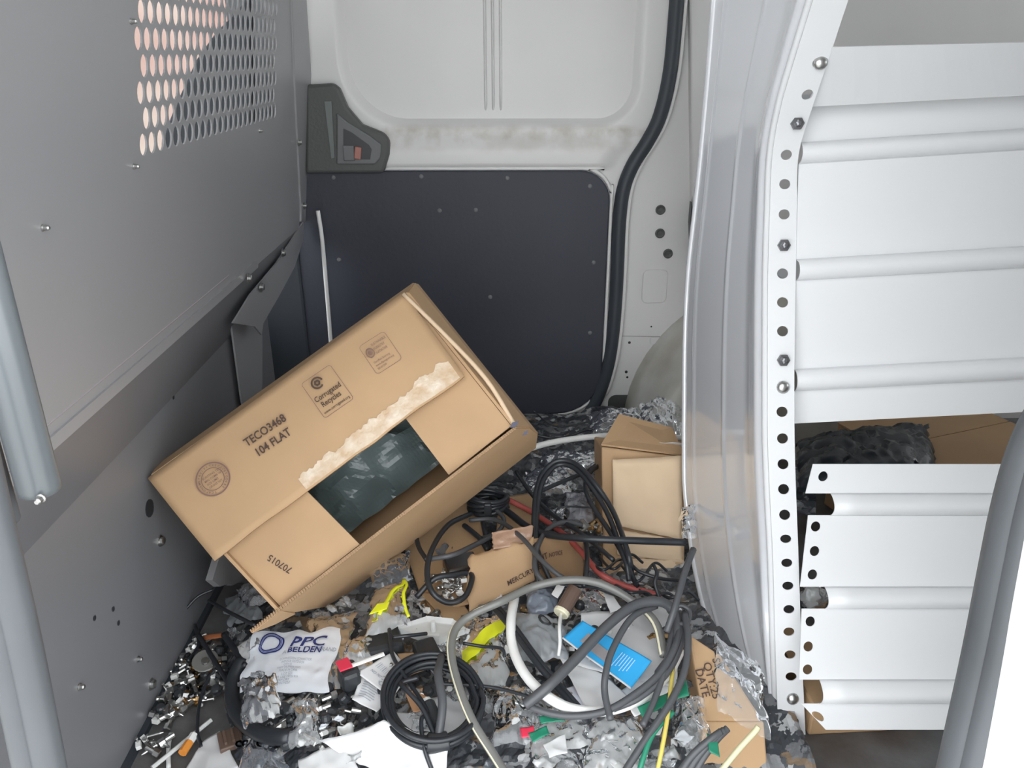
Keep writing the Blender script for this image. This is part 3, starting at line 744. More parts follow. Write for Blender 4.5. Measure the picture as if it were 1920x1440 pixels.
# print on the flap
def on_flap(px, py, lift=.0085):
    return pl(px, py, lift)
def fmap(x0, y0, x1, y1, lift=.0125):
    a, b = on_flap(x0, y0, lift), on_flap(x1, y1, lift)
    xd = (b - a).normalized(); yd = -(uy - xd * uy.dot(xd)).normalized(); n = xd.cross(yd)
    if n.dot(CAM - a) < 0: n = -n
    return lambda x, y: a + xd * x + yd * y, (b - a).length
F1, w1 = fmap(463, 838, 540, 786)
print_text('lettering', 'TECO3468', w1 / 3.95, F1, M_INK, fl_, bold=.02, sx=.83)
F2, w2 = fmap(483, 857, 548, 813)
print_text('lettering', '104 FLAT', w2 / 3.35, F2, M_INK, fl_, bold=.02, sx=.83)
def outline(Fm, w, h, r, t, m, parent, name='printed_frame'):
    o1 = rrect(w / 2, h / 2, w, h, r); o2 = rrect(w / 2, h / 2, w - 2 * t, h - 2 * t, r - t)
    n = len(o1); vs = [Fm(*p) for p in o1] + [Fm(*p) for p in o2]
    return obj(name, vs, [(i, (i + 1) % n, n + (i + 1) % n, n + i) for i in range(n)], m, parent)
# recycling mark
F3, w3 = fmap(609, 785, 664, 747)
h3 = .058; outline(F3, w3, h3, .004, .0006, M_INKP, fl_)
rg = lambda x, y: F3(w3 * .40 + x, h3 * .80 + y)
v, f = ring_g(rg, .0062, .0086, 28); obj('printed_ring', v, f[:-4], M_INK, fl_)
v, f = ring_g(rg, .0018, .0046, 6); obj('printed_ring', v, f, M_INK, fl_)
print_text('lettering', 'Corrugated', .0105, F3, M_INK, fl_, .014, x0=w3 * .055, y0=h3 * .42, sx=.80)
print_text('lettering', 'Recycles', .0105, F3, M_INK, fl_, .014, x0=w3 * .14, y0=h3 * .24, sx=.80)
print_text('lettering', 'www.corrugated.org', .0055, F3, M_INK, fl_, .01, x0=w3 * .07, y0=h3 * .08, sx=.85)
F4, w4 = fmap(707, 703, 755, 672)
h4 = .047; outline(F4, w4, h4, .005, .0005, M_INKP, fl_)
rg4 = lambda x, y: F4(w4 * .22 + x, h4 * .66 + y * 1.25)
v, f = ring_g(rg4, .0045, .0058, 20); obj('printed_ring', v, f, M_INKP, fl_)
v, f = ring_g(rg4, .0012, .0028, 12); obj('printed_ring', v, f, M_INKP, fl_)
for k, tx in enumerate(('SUSTAINABLE', 'FORESTRY', 'INITIATIVE')):
    print_text('lettering', tx, .0050, F4, M_INKP, fl_, .0, x0=w4 * .38, y0=h4 * (.80 - .14 * k), sx=.72)
for k, tx in enumerate(('Certified Sourcing', 'www.sfiprogram.org', 'SFI-01234')):
    print_text('lettering', tx, .0042, F4, M_INKP, fl_, .0, x0=w4 * .13, y0=h4 * (.32 - .11 * k), sx=.8)
# round certificate stamp
F5, w5 = fmap(399, 898, 432, 876)
for r0, r1 in ((.0205, .0222), (.0140, .0150)):
    v, f = ring_g(F5, r0, r1, 40); obj('printed_ring', v, f, M_INKP, fl_)
for k in range(30):
    a0 = 2 * math.pi * k / 30; pm = lambda x, y, a=a0: F5(math.cos(a) * (.0178 + y) - math.sin(a) * x, math.sin(a) * (.0178 + y) + math.cos(a) * x)
    if k in (22, 23): continue
    print_text('lettering', 'BOXCERTIFICATEMANUFACTUREREDGE'[k], .0040, lambda x, y, a=a0: F5(math.cos(a) * (.0162 + y) + math.sin(a) * x, math.sin(a) * (.0162 + y) - math.cos(a) * x), M_INKP, fl_, .01, x0=-.0012)
for k, tx in enumerate(('BURSTING TEST', 'MIN COMB WT', 'SIZE LIMIT', 'GROSS WT')):
    print_text('lettering', tx, .0038, F5, M_INKP, fl_, .008, x0=-.0115 + .0007 * k, y0=.0055 - .0048 * k)
# number on the end flap, printed upside down
n6 = (lq[1] - lq[0]).cross(lq[3] - lq[0]).normalized()
if n6.dot(CAM - lq[0]) < 0: n6 = -n6
pa, pb = atP(549, 1066, lq[0] + n6 * .003, n6), atP(501, 1036, lq[0] + n6 * .003, n6)
xd = (pb - pa).normalized(); yd = n6.cross(xd)
print_text('lettering', '707015', (pb - pa).length / 3.35, lambda x, y: pa + xd * x + yd * y, M_INK, ef, .012)

# ================================================================== OTHER CARDBOARD
# upright torn carton against the shelf
uc = empty('torn_carton', atZ(1205, 1095, .03), 'upright kraft carton with a torn pale top sheet, in front of the glossy shelf end', 'box')
q = [atY(1128, 838, 1.17), atY(1284, 858, 1.17), atY(1284, 1100, 1.03), atY(1131, 1092, 1.03)]
back = V(.0, .10, -.03)
v, f = prism_g(q, back); obj('body', v, f, M_KRAFT, uc, bevel=.003)
nq = (q[1] - q[0]).cross(q[3] - q[0]).normalized(); nq = nq if nq.dot(CAM - q[0]) > 0 else -nq
def tq(P, e, name, m, amp=.004, seed=1, nu=16, nv=12, parent=uc):
    c = [atP(x, y, q[0] + nq * e, nq) for x, y in P]
    def F(u, w):
        p = c[0].lerp(c[1], u).lerp(c[3].lerp(c[2], u), w)
        return p + nq * (amp * (nz((u * 3, w * 3, 0), 1, seed) + .6 * abs(nz((u * 7, w * 7, 0), 1, seed + 3)))) + V(0, 0, .0025 * nz((u * 8, w * 8, 0), 1, seed + 9) * (1 if w in (0, 1) or u in (0, 1) else 0))
    v, f = grid_g(F, nu, nv); return obj(name, v, f, m, parent, smooth=True, solid=.002)
tq([(1148, 862), (1279, 855), (1277, 1012), (1150, 984)], .010, 'torn_top_sheet', M_KRAFT_PALE, .006, 1)
tq([(1152, 992), (1277, 1014), (1283, 1056), (1158, 1040)], .005, 'torn_strip', M_KRAFT_PALE, .004, 2)
tq([(1180, 1048), (1283, 1050), (1283, 1094), (1150, 1080)], .004, 'torn_strip', M_KRAFT_PALE, .004, 5)
v, f = prism_g([q[0] + V(0, .005, .0), q[1] + V(0, .005, 0), q[1] + V(-.005, .085, .012), q[0] + V(.04, .085, .018)], V(0, 0, .003)); obj('top_flap', v, f, M_KRAFT, uc)
v, f = grid_g(lambda u, w: atY(lerp(1196, 1300, u), lerp(826, 838 + 22 * u, w) + 8 * u, 1.20) + V(0, .02 * w, .004 * nz((u * 4, w, 0), 1, 1)), 8, 4)
props(obj('paper_slip', v, f, M_PAPER, solid=.0008), 'white folded paper slip tucked behind the torn carton top', 'paper')

def sheet(name, P, off, m, label, cat, amp=.006, seed=0, nu=22, nv=18, solid=.0006, freq=30, kind_group=None, edge=0.0, fold=1.0, parent=None, ridge=True):
    """a crumpled sheet draped over the litter; P = four corners"""
    offs = off if isinstance(off, (list, tuple)) else [off] * 4
    C = [G(x, y, o) for (x, y), o in zip(P, offs)]
    def F(u, w):
        p = C[0].lerp(C[1], u).lerp(C[3].lerp(C[2], u), w)
        g = amp * (nz(p, freq, seed) + fold * (.5 - abs(nz(p, freq * 1.9, seed + 4)) * 2) * .6 + .35 * nz(p, freq * 4, seed + 7))
        q = p + V(0, 0, g)
        if edge and (u in (0.0, 1.0) or w in (0.0, 1.0)):
            q += V(edge * nz(p, 80, seed + 1), edge * nz(p, 80, seed + 2), 0)
        return q
    v, f = grid_g(F, nu, nv)
    o = obj(name, v, f, m, parent, smooth=True, solid=solid)
    if parent is None: props(o, label, cat, kind_group)
    return o, F
def bag(name, P, off, m, label, cat='bag', amp=.006, bulge=.018, seed=0, nu=30, nv=24, freq=34, group=None):
    """a puffed, creased bag: a closed pillow with sealed edges"""
    C = [G(x, y, off) for x, y in P]
    def F(u, w, s):
        p = C[0].lerp(C[1], u).lerp(C[3].lerp(C[2], u), w)
        e = (4 * u * (1 - u)) ** .5 * (4 * w * (1 - w)) ** .5
        g = .62 * amp * (.8 * nz(p, freq, seed) + (.5 - 2 * abs(nz(p, freq * 1.8, seed + 3))) * 1.0 + (.4 - 1.6 * abs(nz(p, freq * 3.6, seed + 5))) * .8)
        lat = V(nz(p, 40, seed + 11), nz(p, 40, seed + 12), 0) * .008 * (1 - .6 * e)
        return p + lat + V(0, 0, (.62 * bulge if s else -.2 * bulge) * e + g * (1 if s else .3))
    n = (nu + 1) * (nv + 1)
    v0, f0 = grid_g(lambda u, w: F(u, w, 1), nu, nv); v1, f1 = grid_g(lambda u, w: F(u, w, 0), nu, nv)
    v, f = (v0, f0) if 'film' in m.name else merge([(v0, f0), (v1, [tuple(reversed(q)) for q in f1])])
    o = obj(name, v, f, m, None, smooth=True); props(o, label, cat, group)
    return o, (lambda u, w: F(u, w, 1))

# flattened carton under the large one and torn carton flap with lettering
sheet('flattened_carton', [(745, 985), (905, 925), (925, 1120), (800, 1150)], [.02, .05, .02, .0], M_KRAFT, 'flattened brown cardboard lying under the front of the large carton', 'cardboard', .004, 3, solid=.004, freq=9, fold=.3)
sheet('cardboard_scrap', [(935, 935), (1000, 925), (1005, 1000), (930, 1010)], .03, M_KRAFT, 'square brown cardboard scrap below the red cable', 'cardboard', .002, 5, solid=.003, freq=9, fold=.3)
sheet('cardboard_scrap', [(785, 1110), (860, 1120), (890, 1165), (840, 1170)], .012, M_KRAFT, 'brown cardboard corner showing beside the milky tray', 'cardboard', .002, 6, solid=.003, freq=9, fold=.2)
def cq(name, P, Yv, m, parent, amp=.002, seed=1, solid=.003, rag=0.0):
    c = [atY(x, y, Y) for (x, y), Y in zip(P, Yv)]
    def F(u, w):
        p = c[0].lerp(c[1], u).lerp(c[3].lerp(c[2], u), w)
        q = p + V(0, -1, .6) * (amp * nz((u * 3, w * 3, 0), 1, seed))
        if rag and (u == 0 or w == 0): q += V(rag * nz((u * 9, w * 9, 0), 1, seed + 2), 0, rag * nz((u * 11, w * 11, 0), 1, seed + 4))
        return q
    v, f = grid_g(F, 20, 12); return obj(name, v, f, m, parent, smooth=True, solid=solid), F
tcf = empty('torn_carton_piece', atY(985, 1140, .93), 'torn open brown carton piece lettered along its face, under the grey cable arc', 'cardboard')
_, Ft = cq('face', [(880, 1040), (1000, 1010), (1010, 1085), (876, 1148)], (.975, .99, .955, .91), M_KRAFT, tcf, .003, 2, rag=.008)
_, Ft2 = cq('side_face', [(1000, 1010), (1092, 1000), (1095, 1085), (1010, 1085)], (.99, 1.06, 1.01, .955), M_KRAFT_IN, tcf, .002, 3)
cq('tape_patch', [(922, 998), (1000, 985), (996, 1020), (925, 1030)], (1.0, 1.01, .985, .972), mat('clear_brown_tape', (.42, .27, .19), .15, bump=.5, bscale=60), tcf, .004, 5, rag=.003)
def face_map(P0, P1, up, e=.004):
    xd = (P1 - P0).normalized(); up = (up - xd * up.dot(xd)).normalized(); n = xd.cross(up); n = n if n.dot(CAM - P0) > 0 else -n
    return lambda x, y: P0 + n * e + xd * x + up * y
print_text('lettering', 'MERCURY SE', .0098, face_map(Ft(.56, .86), Ft(1.0, .80), Ft(.5, .2) - Ft(.5, .9), .005), M_INK, tcf, .012, shear=.2)
print_text('lettering', 'CMT', .0125, face_map(Ft(.95, .62), Ft2(.4, .42), Ft(.5, .2) - Ft(.5, .9), .007), M_INK, tcf, .012, shear=.2)
print_text('lettering', 'NOTICE', .0085, face_map(Ft2(.22, .5), Ft2(.98, .36), Ft(.5, .2) - Ft(.5, .9), .005), M_INK, tcf, .012, shear=.2)

# carton under film at the near end of the shelf
rc = empty('taped_carton', G(1355, 1330, 0), 'small brown carton wrapped in clear film beside the shelf foot', 'box')
qq = [atZ(1292, 1188, .12), atZ(1352, 1228, .11), atZ(1432, 1352, .065), atZ(1318, 1352, .06)]
v, f = prism_g(qq, V(0, .02, -.055)); obj('body', v, f, M_KRAFT, rc, bevel=.003)
q2 = [qq[3] + V(0, -.001, 0), qq[2] + V(0, -.001, 0), atZ(1440, 1450, .02), atZ(1310, 1450, .02)]
v, f = prism_g(q2, V(0, .02, -.01)); obj('front_side', v, f, M_KRAFT, rc, bevel=.002)
nn = (qq[1] - qq[0]).cross(qq[3] - qq[0]).normalized(); nn = nn if nn.z > 0 else -nn
dn = (qq[3] - qq[0]).normalized()
for k, (tx, px, py) in enumerate((('SV', 1335, 1235), ('QTY:25', 1318, 1243), ('DATE', 1303, 1255))):
    o0 = atP(px, py, qq[0] + nn * .002, nn); xd = (atP(px + 22, py + 78, qq[0] + nn * .002, nn) - o0).normalized()
    print_text('lettering', tx, .0135, (lambda x, y, o0=o0, xd=xd: o0 + xd * x + nn.cross(xd) * y), M_INK, rc, .01)
bag('film_wrap', [(1335, 1190), (1420, 1240), (1448, 1390), (1345, 1330)], .060, M_FILM, 'clear film wrapped over the small carton beside the shelf foot', 'film', .006, .012, 61)

# ================================================================== BAGS, PAPERS AND PARTS
# lettered white bag
o_, Fb = bag('lettered_poly_bag', [(478, 1186), (640, 1180), (612, 1296), (448, 1300)], .035, M_POLYW, 'white poly bag printed A BELDEN BRAND beside the large carton corner', 'bag', .0022, .008, 21, 30, 22, freq=22)
Cb = [Fb(0.02, .0), Fb(1, .0), Fb(1, 1), Fb(0, 1)]
def bagmap(F, u0, v0, du, dv, lift=.0022):
    """x along u and y up the bag, scaled so one unit is the bag's width"""
    def m(x, y):
        u, w = u0 + x * du[0] + y * dv[0], v0 + x * du[1] + y * dv[1]
        return F(min(.99, max(.01, u)), min(.99, max(.01, w))) + V(0, -lift * .5, lift)
    return m
for r0, r1, mm in ((.094, .108, M_NAVY), (.112, .120, mat('mid_blue_print', (.12, .16, .45), .5)), (.126, .142, M_NAVY)):
    def rgm(x, y):
        a = math.atan2(y, x); k = 1 + .07 * math.cos(3 * a + .6)
        return bagmap(Fb, .24, .26, (1, 0), (0, -1.35))(x * k, y * k)
    v, f = ring_g(rgm, r0, r1, 48); obj('printed_logo_ring', v, f, mm, o_)
print_text('lettering', 'PPC', .22, bagmap(Fb, .46, .32, (1, 0), (0, -1.2)), M_NAVY, o_, .02, .2)
print_text('lettering', 'BELDEN', .105, bagmap(Fb, .46, .44, (1, -.03), (0, -1.25)), M_NAVY, o_, .02)
print_text('lettering', 'A', .075, bagmap(Fb, .40, .45, (1, 0), (0, -1.25)), M_GREYP, o_, 0)
print_text('lettering', 'BRAND', .075, bagmap(Fb, .80, .415, (.75, 0), (0, -1.25)), M_GREYP, o_, 0)
for k in range(9):
    w0 = .56 + .045 * k; u0 = .40 + .03 * (k % 3); L = .25 + .12 * ((k * 7) % 3)
    print_text('lettering', ('COMPRESSION CONNECTOR', 'INDOOR OUTDOOR', 'QTY 50', 'PART NUMBER EX6XL', 'MADE IN CHINA', 'LOT 2231', 'FOR USE WITH RG6', 'KEEP DRY', 'RECYCLE')[k], .05, bagmap(Fb, u0, w0, (.55, -.02), (0, -1)), M_GREYP, o_, 0)
bag('clear_sleeve', [(560, 1160), (668, 1150), (640, 1290), (600, 1296)], .018, M_FILM2, 'grey clear sleeve showing along the edge of the lettered white bag', 'bag', .004, .008, 22)
sheet('paper_slip', [(440, 1215), (475, 1190), (480, 1240), (450, 1255)], .03, M_PAPER, 'folded white slip under the corner of the lettered white bag', 'paper', .003, 23)

# crumpled clear bags; each with where it lies
BAGS = [
    ([(448, 1275), (520, 1268), (525, 1345), (455, 1360)], .05, M_FILM2, 'knotted clear bag resting on the near corner of the lettered bag', .009, .025),
    ([(545, 1325), (600, 1310), (605, 1395), (548, 1405)], .03, M_FILM, 'twisted clear bag over loose connectors by the white sheets', .010, .022),
    ([(640, 1205), (700, 1190), (705, 1262), (640, 1270)], .03, M_FILM2, 'clear bag beside the red and white strip', .006, .020),
    ([(690, 1050), (770, 1035), (775, 1085), (700, 1105)], .03, M_FILMD, 'smoky bag of small parts under the carton front edge', .008, .02),
    ([(1105, 775), (1200, 770), (1225, 812), (1110, 815)], .05, M_FILM, 'crumpled clear film lying against the far pillar foot', .012, .03),
    ([(1195, 765), (1282, 730), (1284, 812), (1215, 815)], .06, M_FILM, 'clear film bunched against the wheel housing', .012, .03),
    ([(1015, 850), (1130, 845), (1130, 885), (1010, 895)], .03, M_FILM, 'long clear film behind the black cable loop', .008, .02),
    ([(985, 885), (1060, 870), (1070, 925), (990, 930)], .03, M_FILM, 'clear bag inside the tall black cable loop', .008, .02),
    ([(1060, 925), (1112, 925), (1112, 985), (1062, 988)], .05, mat('silver_antistatic_film', (.42, .42, .46), .22, metal=.7, bump=.3, bscale=40), 'silver grey antistatic pouch beside the upright torn carton', .003, .008),
    ([(1032, 955), (1062, 950), (1066, 985), (1030, 990)], .03, M_FILMD, 'small smoky pouch below the silver antistatic pouch', .004, .01),
    ([(960, 1150), (1055, 1158), (1062, 1238), (985, 1240)], .035, mat('grey_translucent_bag', (.34, .36, .38), .2, alpha=.85, bump=.3, bscale=30), 'grey translucent bag with dark lettering beside the blue card', .005, .016),
    ([(985, 1100), (1040, 1095), (1048, 1150), (990, 1155)], .03, mat('blue_grey_bag', (.19, .22, .27), .18, bump=.5, bscale=40), 'blue grey bag under the grey cable arc', .007, .02),
    ([(1065, 1095), (1130, 1090), (1150, 1150), (1075, 1160)], .02, M_FILM, 'clear bag of fittings below the grey cable arc', .007, .02),
    ([(855, 1165), (948, 1150), (955, 1285), (870, 1300)], .025, M_FILM2, 'milky bag with a neon yellow band beside the black coil', .005, .018),
    ([(790, 1190), (860, 1195), (870, 1245), (800, 1240)], .02, M_FILM, 'clear bag of ivory fittings under the milky tray', .006, .015),
    ([(915, 1285), (1000, 1290), (1020, 1385), (925, 1400)], .03, M_FILM, 'crinkled clear bag beside the near end of the grey cable', .008, .022),
    ([(1000, 1320), (1100, 1330), (1110, 1400), (1000, 1420)], .02, M_FILM2, 'milky bag under the bottom of the white cable loop', .006, .016),
    ([(1100, 1335), (1210, 1340), (1210, 1440), (1090, 1450)], .015, M_FILM2, 'large milky bag at the near edge below the cable bundle', .006, .016),
    ([(1260, 1300), (1330, 1315), (1330, 1400), (1270, 1400)], .02, M_FILM, 'clear bag in front of the small wrapped carton', .009, .022),
    ([(1000, 1400), (1090, 1410), (1090, 1480), (990, 1480)], .01, M_FILM, 'clear bag at the near edge beside the milky bags', .006, .015),
    ([(420, 1120), (480, 1110), (495, 1160), (430, 1175)], .02, mat('grey_sheet_film', (.27, .29, .31), .35, bump=.2), 'dull grey film under the corner of the large carton', .004, .008),
    ([(445, 1105), (500, 1085), (520, 1130), (465, 1140)], .04, M_FILM, 'clear film shining in the shade of the large carton', .008, .02),
    ([(1275, 955), (1302, 950), (1302, 1010), (1278, 1012)], .10, M_FILM, 'small clear puff pinched between torn carton and shelf end', .006, .012),
    ([(450, 1380), (520, 1370), (540, 1440), (450, 1450)], .015, M_FILMD, 'smoky bag by the brown clip at the near edge', .006, .016),
]
for i, (P, off, m, lab, amp, bul) in enumerate(BAGS):
    ob, Fi = bag('plastic_bag', P, off, m, lab, 'bag', amp, bul, 100 + i)
    if 'dark lettering' in lab:
        print_text('lettering', 'On', .30, bagmap(Fi, .48, .34, (1, .22), (.1, -1), .004), M_DARKP, ob, .03)
    if 'neon' in lab:
        v, f = grid_g(lambda u, w, Fi=Fi: Fi(lerp(.05, .95, u), lerp(.52 - .42 * u, .74 - .42 * u, w)) + V(0, -.001, .002), 14, 4); obj('neon_band', v, f, M_NEON, ob, smooth=True)

# yellow edged bag
yb, Fy = bag('yellow_edged_bag', [(700, 1110), (765, 1088), (768, 1170), (680, 1195)], .045, M_FILM2, 'clear pointed bag with neon yellow edges in front of the large carton', 'bag', .005, .022, 44)
for (u0, w0), (u1, w1), r in (((.92, .03), (.30, .78), .0028), ((.92, .02), (.97, .9), .0024)):
    pts = [Fy(lerp(u0, u1, k / 6), lerp(w0, w1, k / 6)) + V(0, -.001, .002) for k in range(7)]
    v, f = tube_g(pts, r, 6, 3, flat=(0, 0, 1)); obj('yellow_edge', v, f, M_NEON, yb, smooth=True)
c0 = Fy(.28, .80); v, f = prism_g([c0 + V(-.012, 0, .003), c0 + V(.010, .010, .004), c0 + V(.012, .022, .005), c0 + V(-.004, .02, .004)], (0, 0, .001)); obj('yellow_tip', v, f, M_NEON, yb)
# milky tray
mt = empty('milky_tray', G(805, 1178, .03), 'milky plastic six-sided tray in front of the cardboard corner', 'tray')
tp = [(738, 1172), (800, 1156), (850, 1162), (872, 1178), (822, 1198), (790, 1192)]
tv = [G(x, y, .040) for x, y in tp]; ct = sum(tv, V(0, 0, 0)) / 6
tin = [ct + (p - ct) * .86 - V(0, 0, .006) for p in tv]
vs = tv + tin + [p - V(0, 0, .010) for p in tv]
obj('tray_body', vs, [(i, (i + 1) % 6, 6 + (i + 1) % 6, 6 + i) for i in range(6)] + [(6, 7, 8, 9, 10, 11)] + [(i, (i + 1) % 6, 12 + (i + 1) % 6, 12 + i) for i in range(6)], M_MILKY, mt, bevel=.001)
v, f = lathe_g(ct - V(0, 0, .006), (0, 0, 1), [(.004, 0), (.003, .016), (.002, .016)], 10); obj('peg', v, f, M_MILKY, mt)
v, f = box_g(ct + V(.0, -.012, -.004), .018, .004, .004); obj('rib', v, f, M_MILKY, mt)
# label with bar code
lb, Fl = sheet('barcode_label', [(738, 1222), (770, 1260), (735, 1310), (668, 1262)], .040, M_PAPER, 'white label sheet printed QTY with bar codes behind the black coil', 'label', .002, 31, solid=.0005, freq=14)
lm = bagmap(Fl, .10, .50, (1, 0), (0, -1), .0014)
for k in range(14):
    u0 = .12 + .055 * k; ww = (.012, .022, .008)[k % 3]
    v, f = grid_g(lambda u, w, u0=u0, ww=ww: Fl(u0 + ww * u, lerp(.42, .58, w)) + V(0, -.0006, .0013), 1, 3); obj('printed_bar', v, f, M_GREYP, lb)
print_text('lettering', 'QTY', .17, bagmap(Fl, .55, .92, (-.2, -.9), (1, -.2), .002), M_GREYP, lb, .01)
print_text('lettering', 'NO 707', .10, bagmap(Fl, .15, .75, (1, 0), (0, -1), .002), M_GREYP, lb, .01)
lb2, Fl2 = sheet('barcode_label', [(678, 1262), (740, 1300), (706, 1335), (660, 1312)], .030, M_PAPER, 'creased white printed label under the barcode label', 'label', .004, 32, solid=.0005, freq=20)
for k in range(7):
    v, f = grid_g(lambda u, w, k=k: Fl2(lerp(.15, .62 + .04 * (k % 3), u), .2 + .09 * k + .025 * w) + V(0, -.0006, .0015), 5, 1); obj('printed_line', v, f, M_GREYP, lb2)
# brown torn tag in and around the coil
sheet('cardboard_tag', [(745, 1226), (790, 1225), (800, 1255), (765, 1268)], .030, M_KRAFT, 'orange brown card tag behind the black coil', 'card', .002, 33, solid=.001)
sheet('cardboard_tag', [(760, 1300), (805, 1288), (800, 1332), (775, 1335)], .025, mat('orange_card', (.55, .30, .16), .7), 'orange brown torn card inside the black coil', 'card', .003, 34, solid=.001)
# white sheets at the near edge
SHEETS = [
    ([(600, 1395), (720, 1355), (840, 1400), (830, 1500), (590, 1500)][:4], [.02, .045, .04, .02], M_PAPER, 'large white plastic sheet at the near edge below the black coil', .007),
    ([(560, 1425), (640, 1390), (700, 1480), (560, 1500)], .02, M_PAPER, 'white paper edge beside the large white plastic sheet', .005),
    ([(380, 1392), (412, 1372), (448, 1440), (330, 1470)], .012, M_PAPER, 'white paper corner on the bare floor by the orange tipped stick', .003),
    ([(1090, 1150), (1235, 1140), (1262, 1290), (1080, 1250)], .040, M_PAPER, 'white envelope behind the blue card', .003),
    ([(1045, 1225), (1130, 1262), (1195, 1325), (1100, 1330)], .035, M_PAPER, 'white envelope in front of the blue card', .003),
    ([(1160, 1300), (1275, 1215), (1268, 1290), (1190, 1345)], .030, mat('white_poly_mailer', (.85, .85, .85), .35, bump=.1), 'white glossy mailer under the cable bundle', .005),
    ([(790, 1305), (880, 1302), (870, 1380), (770, 1370)], .012, M_PAPER, 'white paper lying inside the black coil', .003),
    ([(735, 1335), (800, 1340), (790, 1390), (730, 1380)], .010, M_PAPER, 'white paper scrap at the near edge of the black coil', .003),
    ([(1040, 1292), (1085, 1286), (1120, 1325), (1070, 1330)], .025, mat('lilac_paper', (.68, .69, .76), .6), 'pale lilac paper under the flat black cable', .003),
    ([(1130, 1110), (1150, 1118), (1165, 1140), (1145, 1148)], .045, M_PAPER, 'small white folded slip by the red cable end', .002),
    ([(1048, 1092), (1060, 1098), (1046, 1122), (1034, 1114)], .060, M_PAPER, 'small white tag under the grey cable arc', .001),
    ([(700, 1180), (760, 1188), (750, 1215), (735, 1215)], .030, mat('pale_blue_film', (.60, .66, .70), .3), 'pale blue film scrap in front of the yellow edged bag', .003),
    ([(1020, 1395), (1060, 1375), (1062, 1412), (1030, 1420)], .035, M_PAPER, 'crumpled white tissue by the green clip', .006),
    ([(1195, 1140), (1240, 1128), (1262, 1165), (1230, 1180)], .050, M_PAPER, 'white paper corner under the charcoal cable arch', .003),
]
for i, (P, off, m, lab, amp) in enumerate(SHEETS):
    sheet('paper_sheet' if m is M_PAPER else 'plastic_sheet', P, off, m, lab, 'paper' if m is M_PAPER else 'sheet', amp, 200 + i, edge=.0015, freq=16)
# blue card
bc, Fc = sheet('blue_card', [(1092, 1163), (1222, 1240), (1183, 1292), (1055, 1196)], [.062, .062, .056, .058], M_BLUEC, 'bright blue printed card lying on white envelopes', 'card', .0015, 51, solid=.0008, freq=9, fold=.2)
v, f = grid_g(lambda u, w: Fc(.18 + .16 * u, .30 + .42 * w) + V(0, -.0005, .0012), 5, 4); obj('printed_picture', v, f, M_TAUPE, bc)
v, f = grid_g(lambda u, w: Fc(.34 + .26 * u, .42 + .36 * w + .05 * u) + V(0, -.0005, .0013), 6, 4); obj('printed_picture', v, f, M_TAUPE, bc)
for k in range(6):
    v, f = grid_g(lambda u, w, k=k: Fc(.66 + .035 * k + .010 * w, lerp(.25, .80 - .06 * (k % 3), u)) + V(0, -.0005, .0013), 6, 1); obj('printed_line', v, f, mat('pale_print', (.45, .72, .92), .5), bc)
v, f = tube_g([Fc(0, t / 8) + V(0, 0, .0005) for t in range(0)] or [Fc(t / 10, 1) + V(0, 0, .0003) for t in range(11)], .0012, 6, 2); obj('card_edge', v, f, M_PAPER, bc)

# red and white strip, orange tipped stick, sticks on the bare floor
rw = empty('lollipop_strip', G(680, 1260, .05), 'thin white strip with a red tape tip lying on the clear bag', 'strip')
v, f = tube_g([G(648, 1252, .05), G(720, 1226, .052)], .0035, 6, 1, flat=(0, 0, 1)); obj('strip', v, f, M_CABLEW, rw)
p = G(645, 1246, .055); v, f = box_g(p, .016, .018, .002, Matrix.Rotation(.5, 3, 'Z')); obj('red_tape', v, f, M_REDT, rw)
os_ = empty('orange_tipped_stick', G(350, 1400, .008), 'clear stick with an orange and white grip on the bare floor', 'stick')
v, f = tube_g([G(285, 1440, .006), G(396, 1350, .008)], .0028, 8, 1); obj('stick', v, f, M_MILKY, os_)
v, f = tube_g([G(342, 1412, .012), G(355, 1392, .012)], .0055, 8, 1); obj('orange_grip', v, f, M_ORANGE, os_)
v, f = tube_g([G(355, 1392, .012), G(364, 1378, .012)], .0055, 8, 1); obj('white_collar', v, f, M_CABLEW, os_)
v, f = tube_g([G(316, 1440, .004), G(316, 1400, .004), G(320, 1376, .004)], .0028, 8); props(obj('clear_tube', v, f, M_MILKY, smooth=True), 'short clear plastic tube on the bare floor by the bulkhead', 'tube')
# grey jagged liner piece under the carton, brown clip, chocks of dark plastic
v, f = prism_g([atX(x, y, -.42) for x, y in [(385, 1088), (400, 1100), (418, 1094), (424, 1098), (440, 1090), (446, 1093), (462, 1082), (470, 1062), (430, 1010), (400, 1040)]], (.01, .0, 0))
props(obj('liner_scrap', v, f, M_BULK), 'jagged grey liner scrap sticking out between bulkhead and large carton', 'scrap')
bcl = empty('brown_clip', G(437, 1385, .01), 'brown plastic clip plate on the bare floor beside the black hose', 'clip')
R = Matrix.Rotation(.45, 3, 'Z'); c0 = G(437, 1385, .012)
v, f = box_g(c0, .034, .030, .008, R); obj('plate', v, f, M_BROWN, bcl, bevel=.0015)
for s in (-1, 0, 1):
    v, f = box_g(c0 + R @ V(.009 * s, 0, .006), .003, .020, .004, R); obj('ridge', v, f, M_BROWN, bcl)
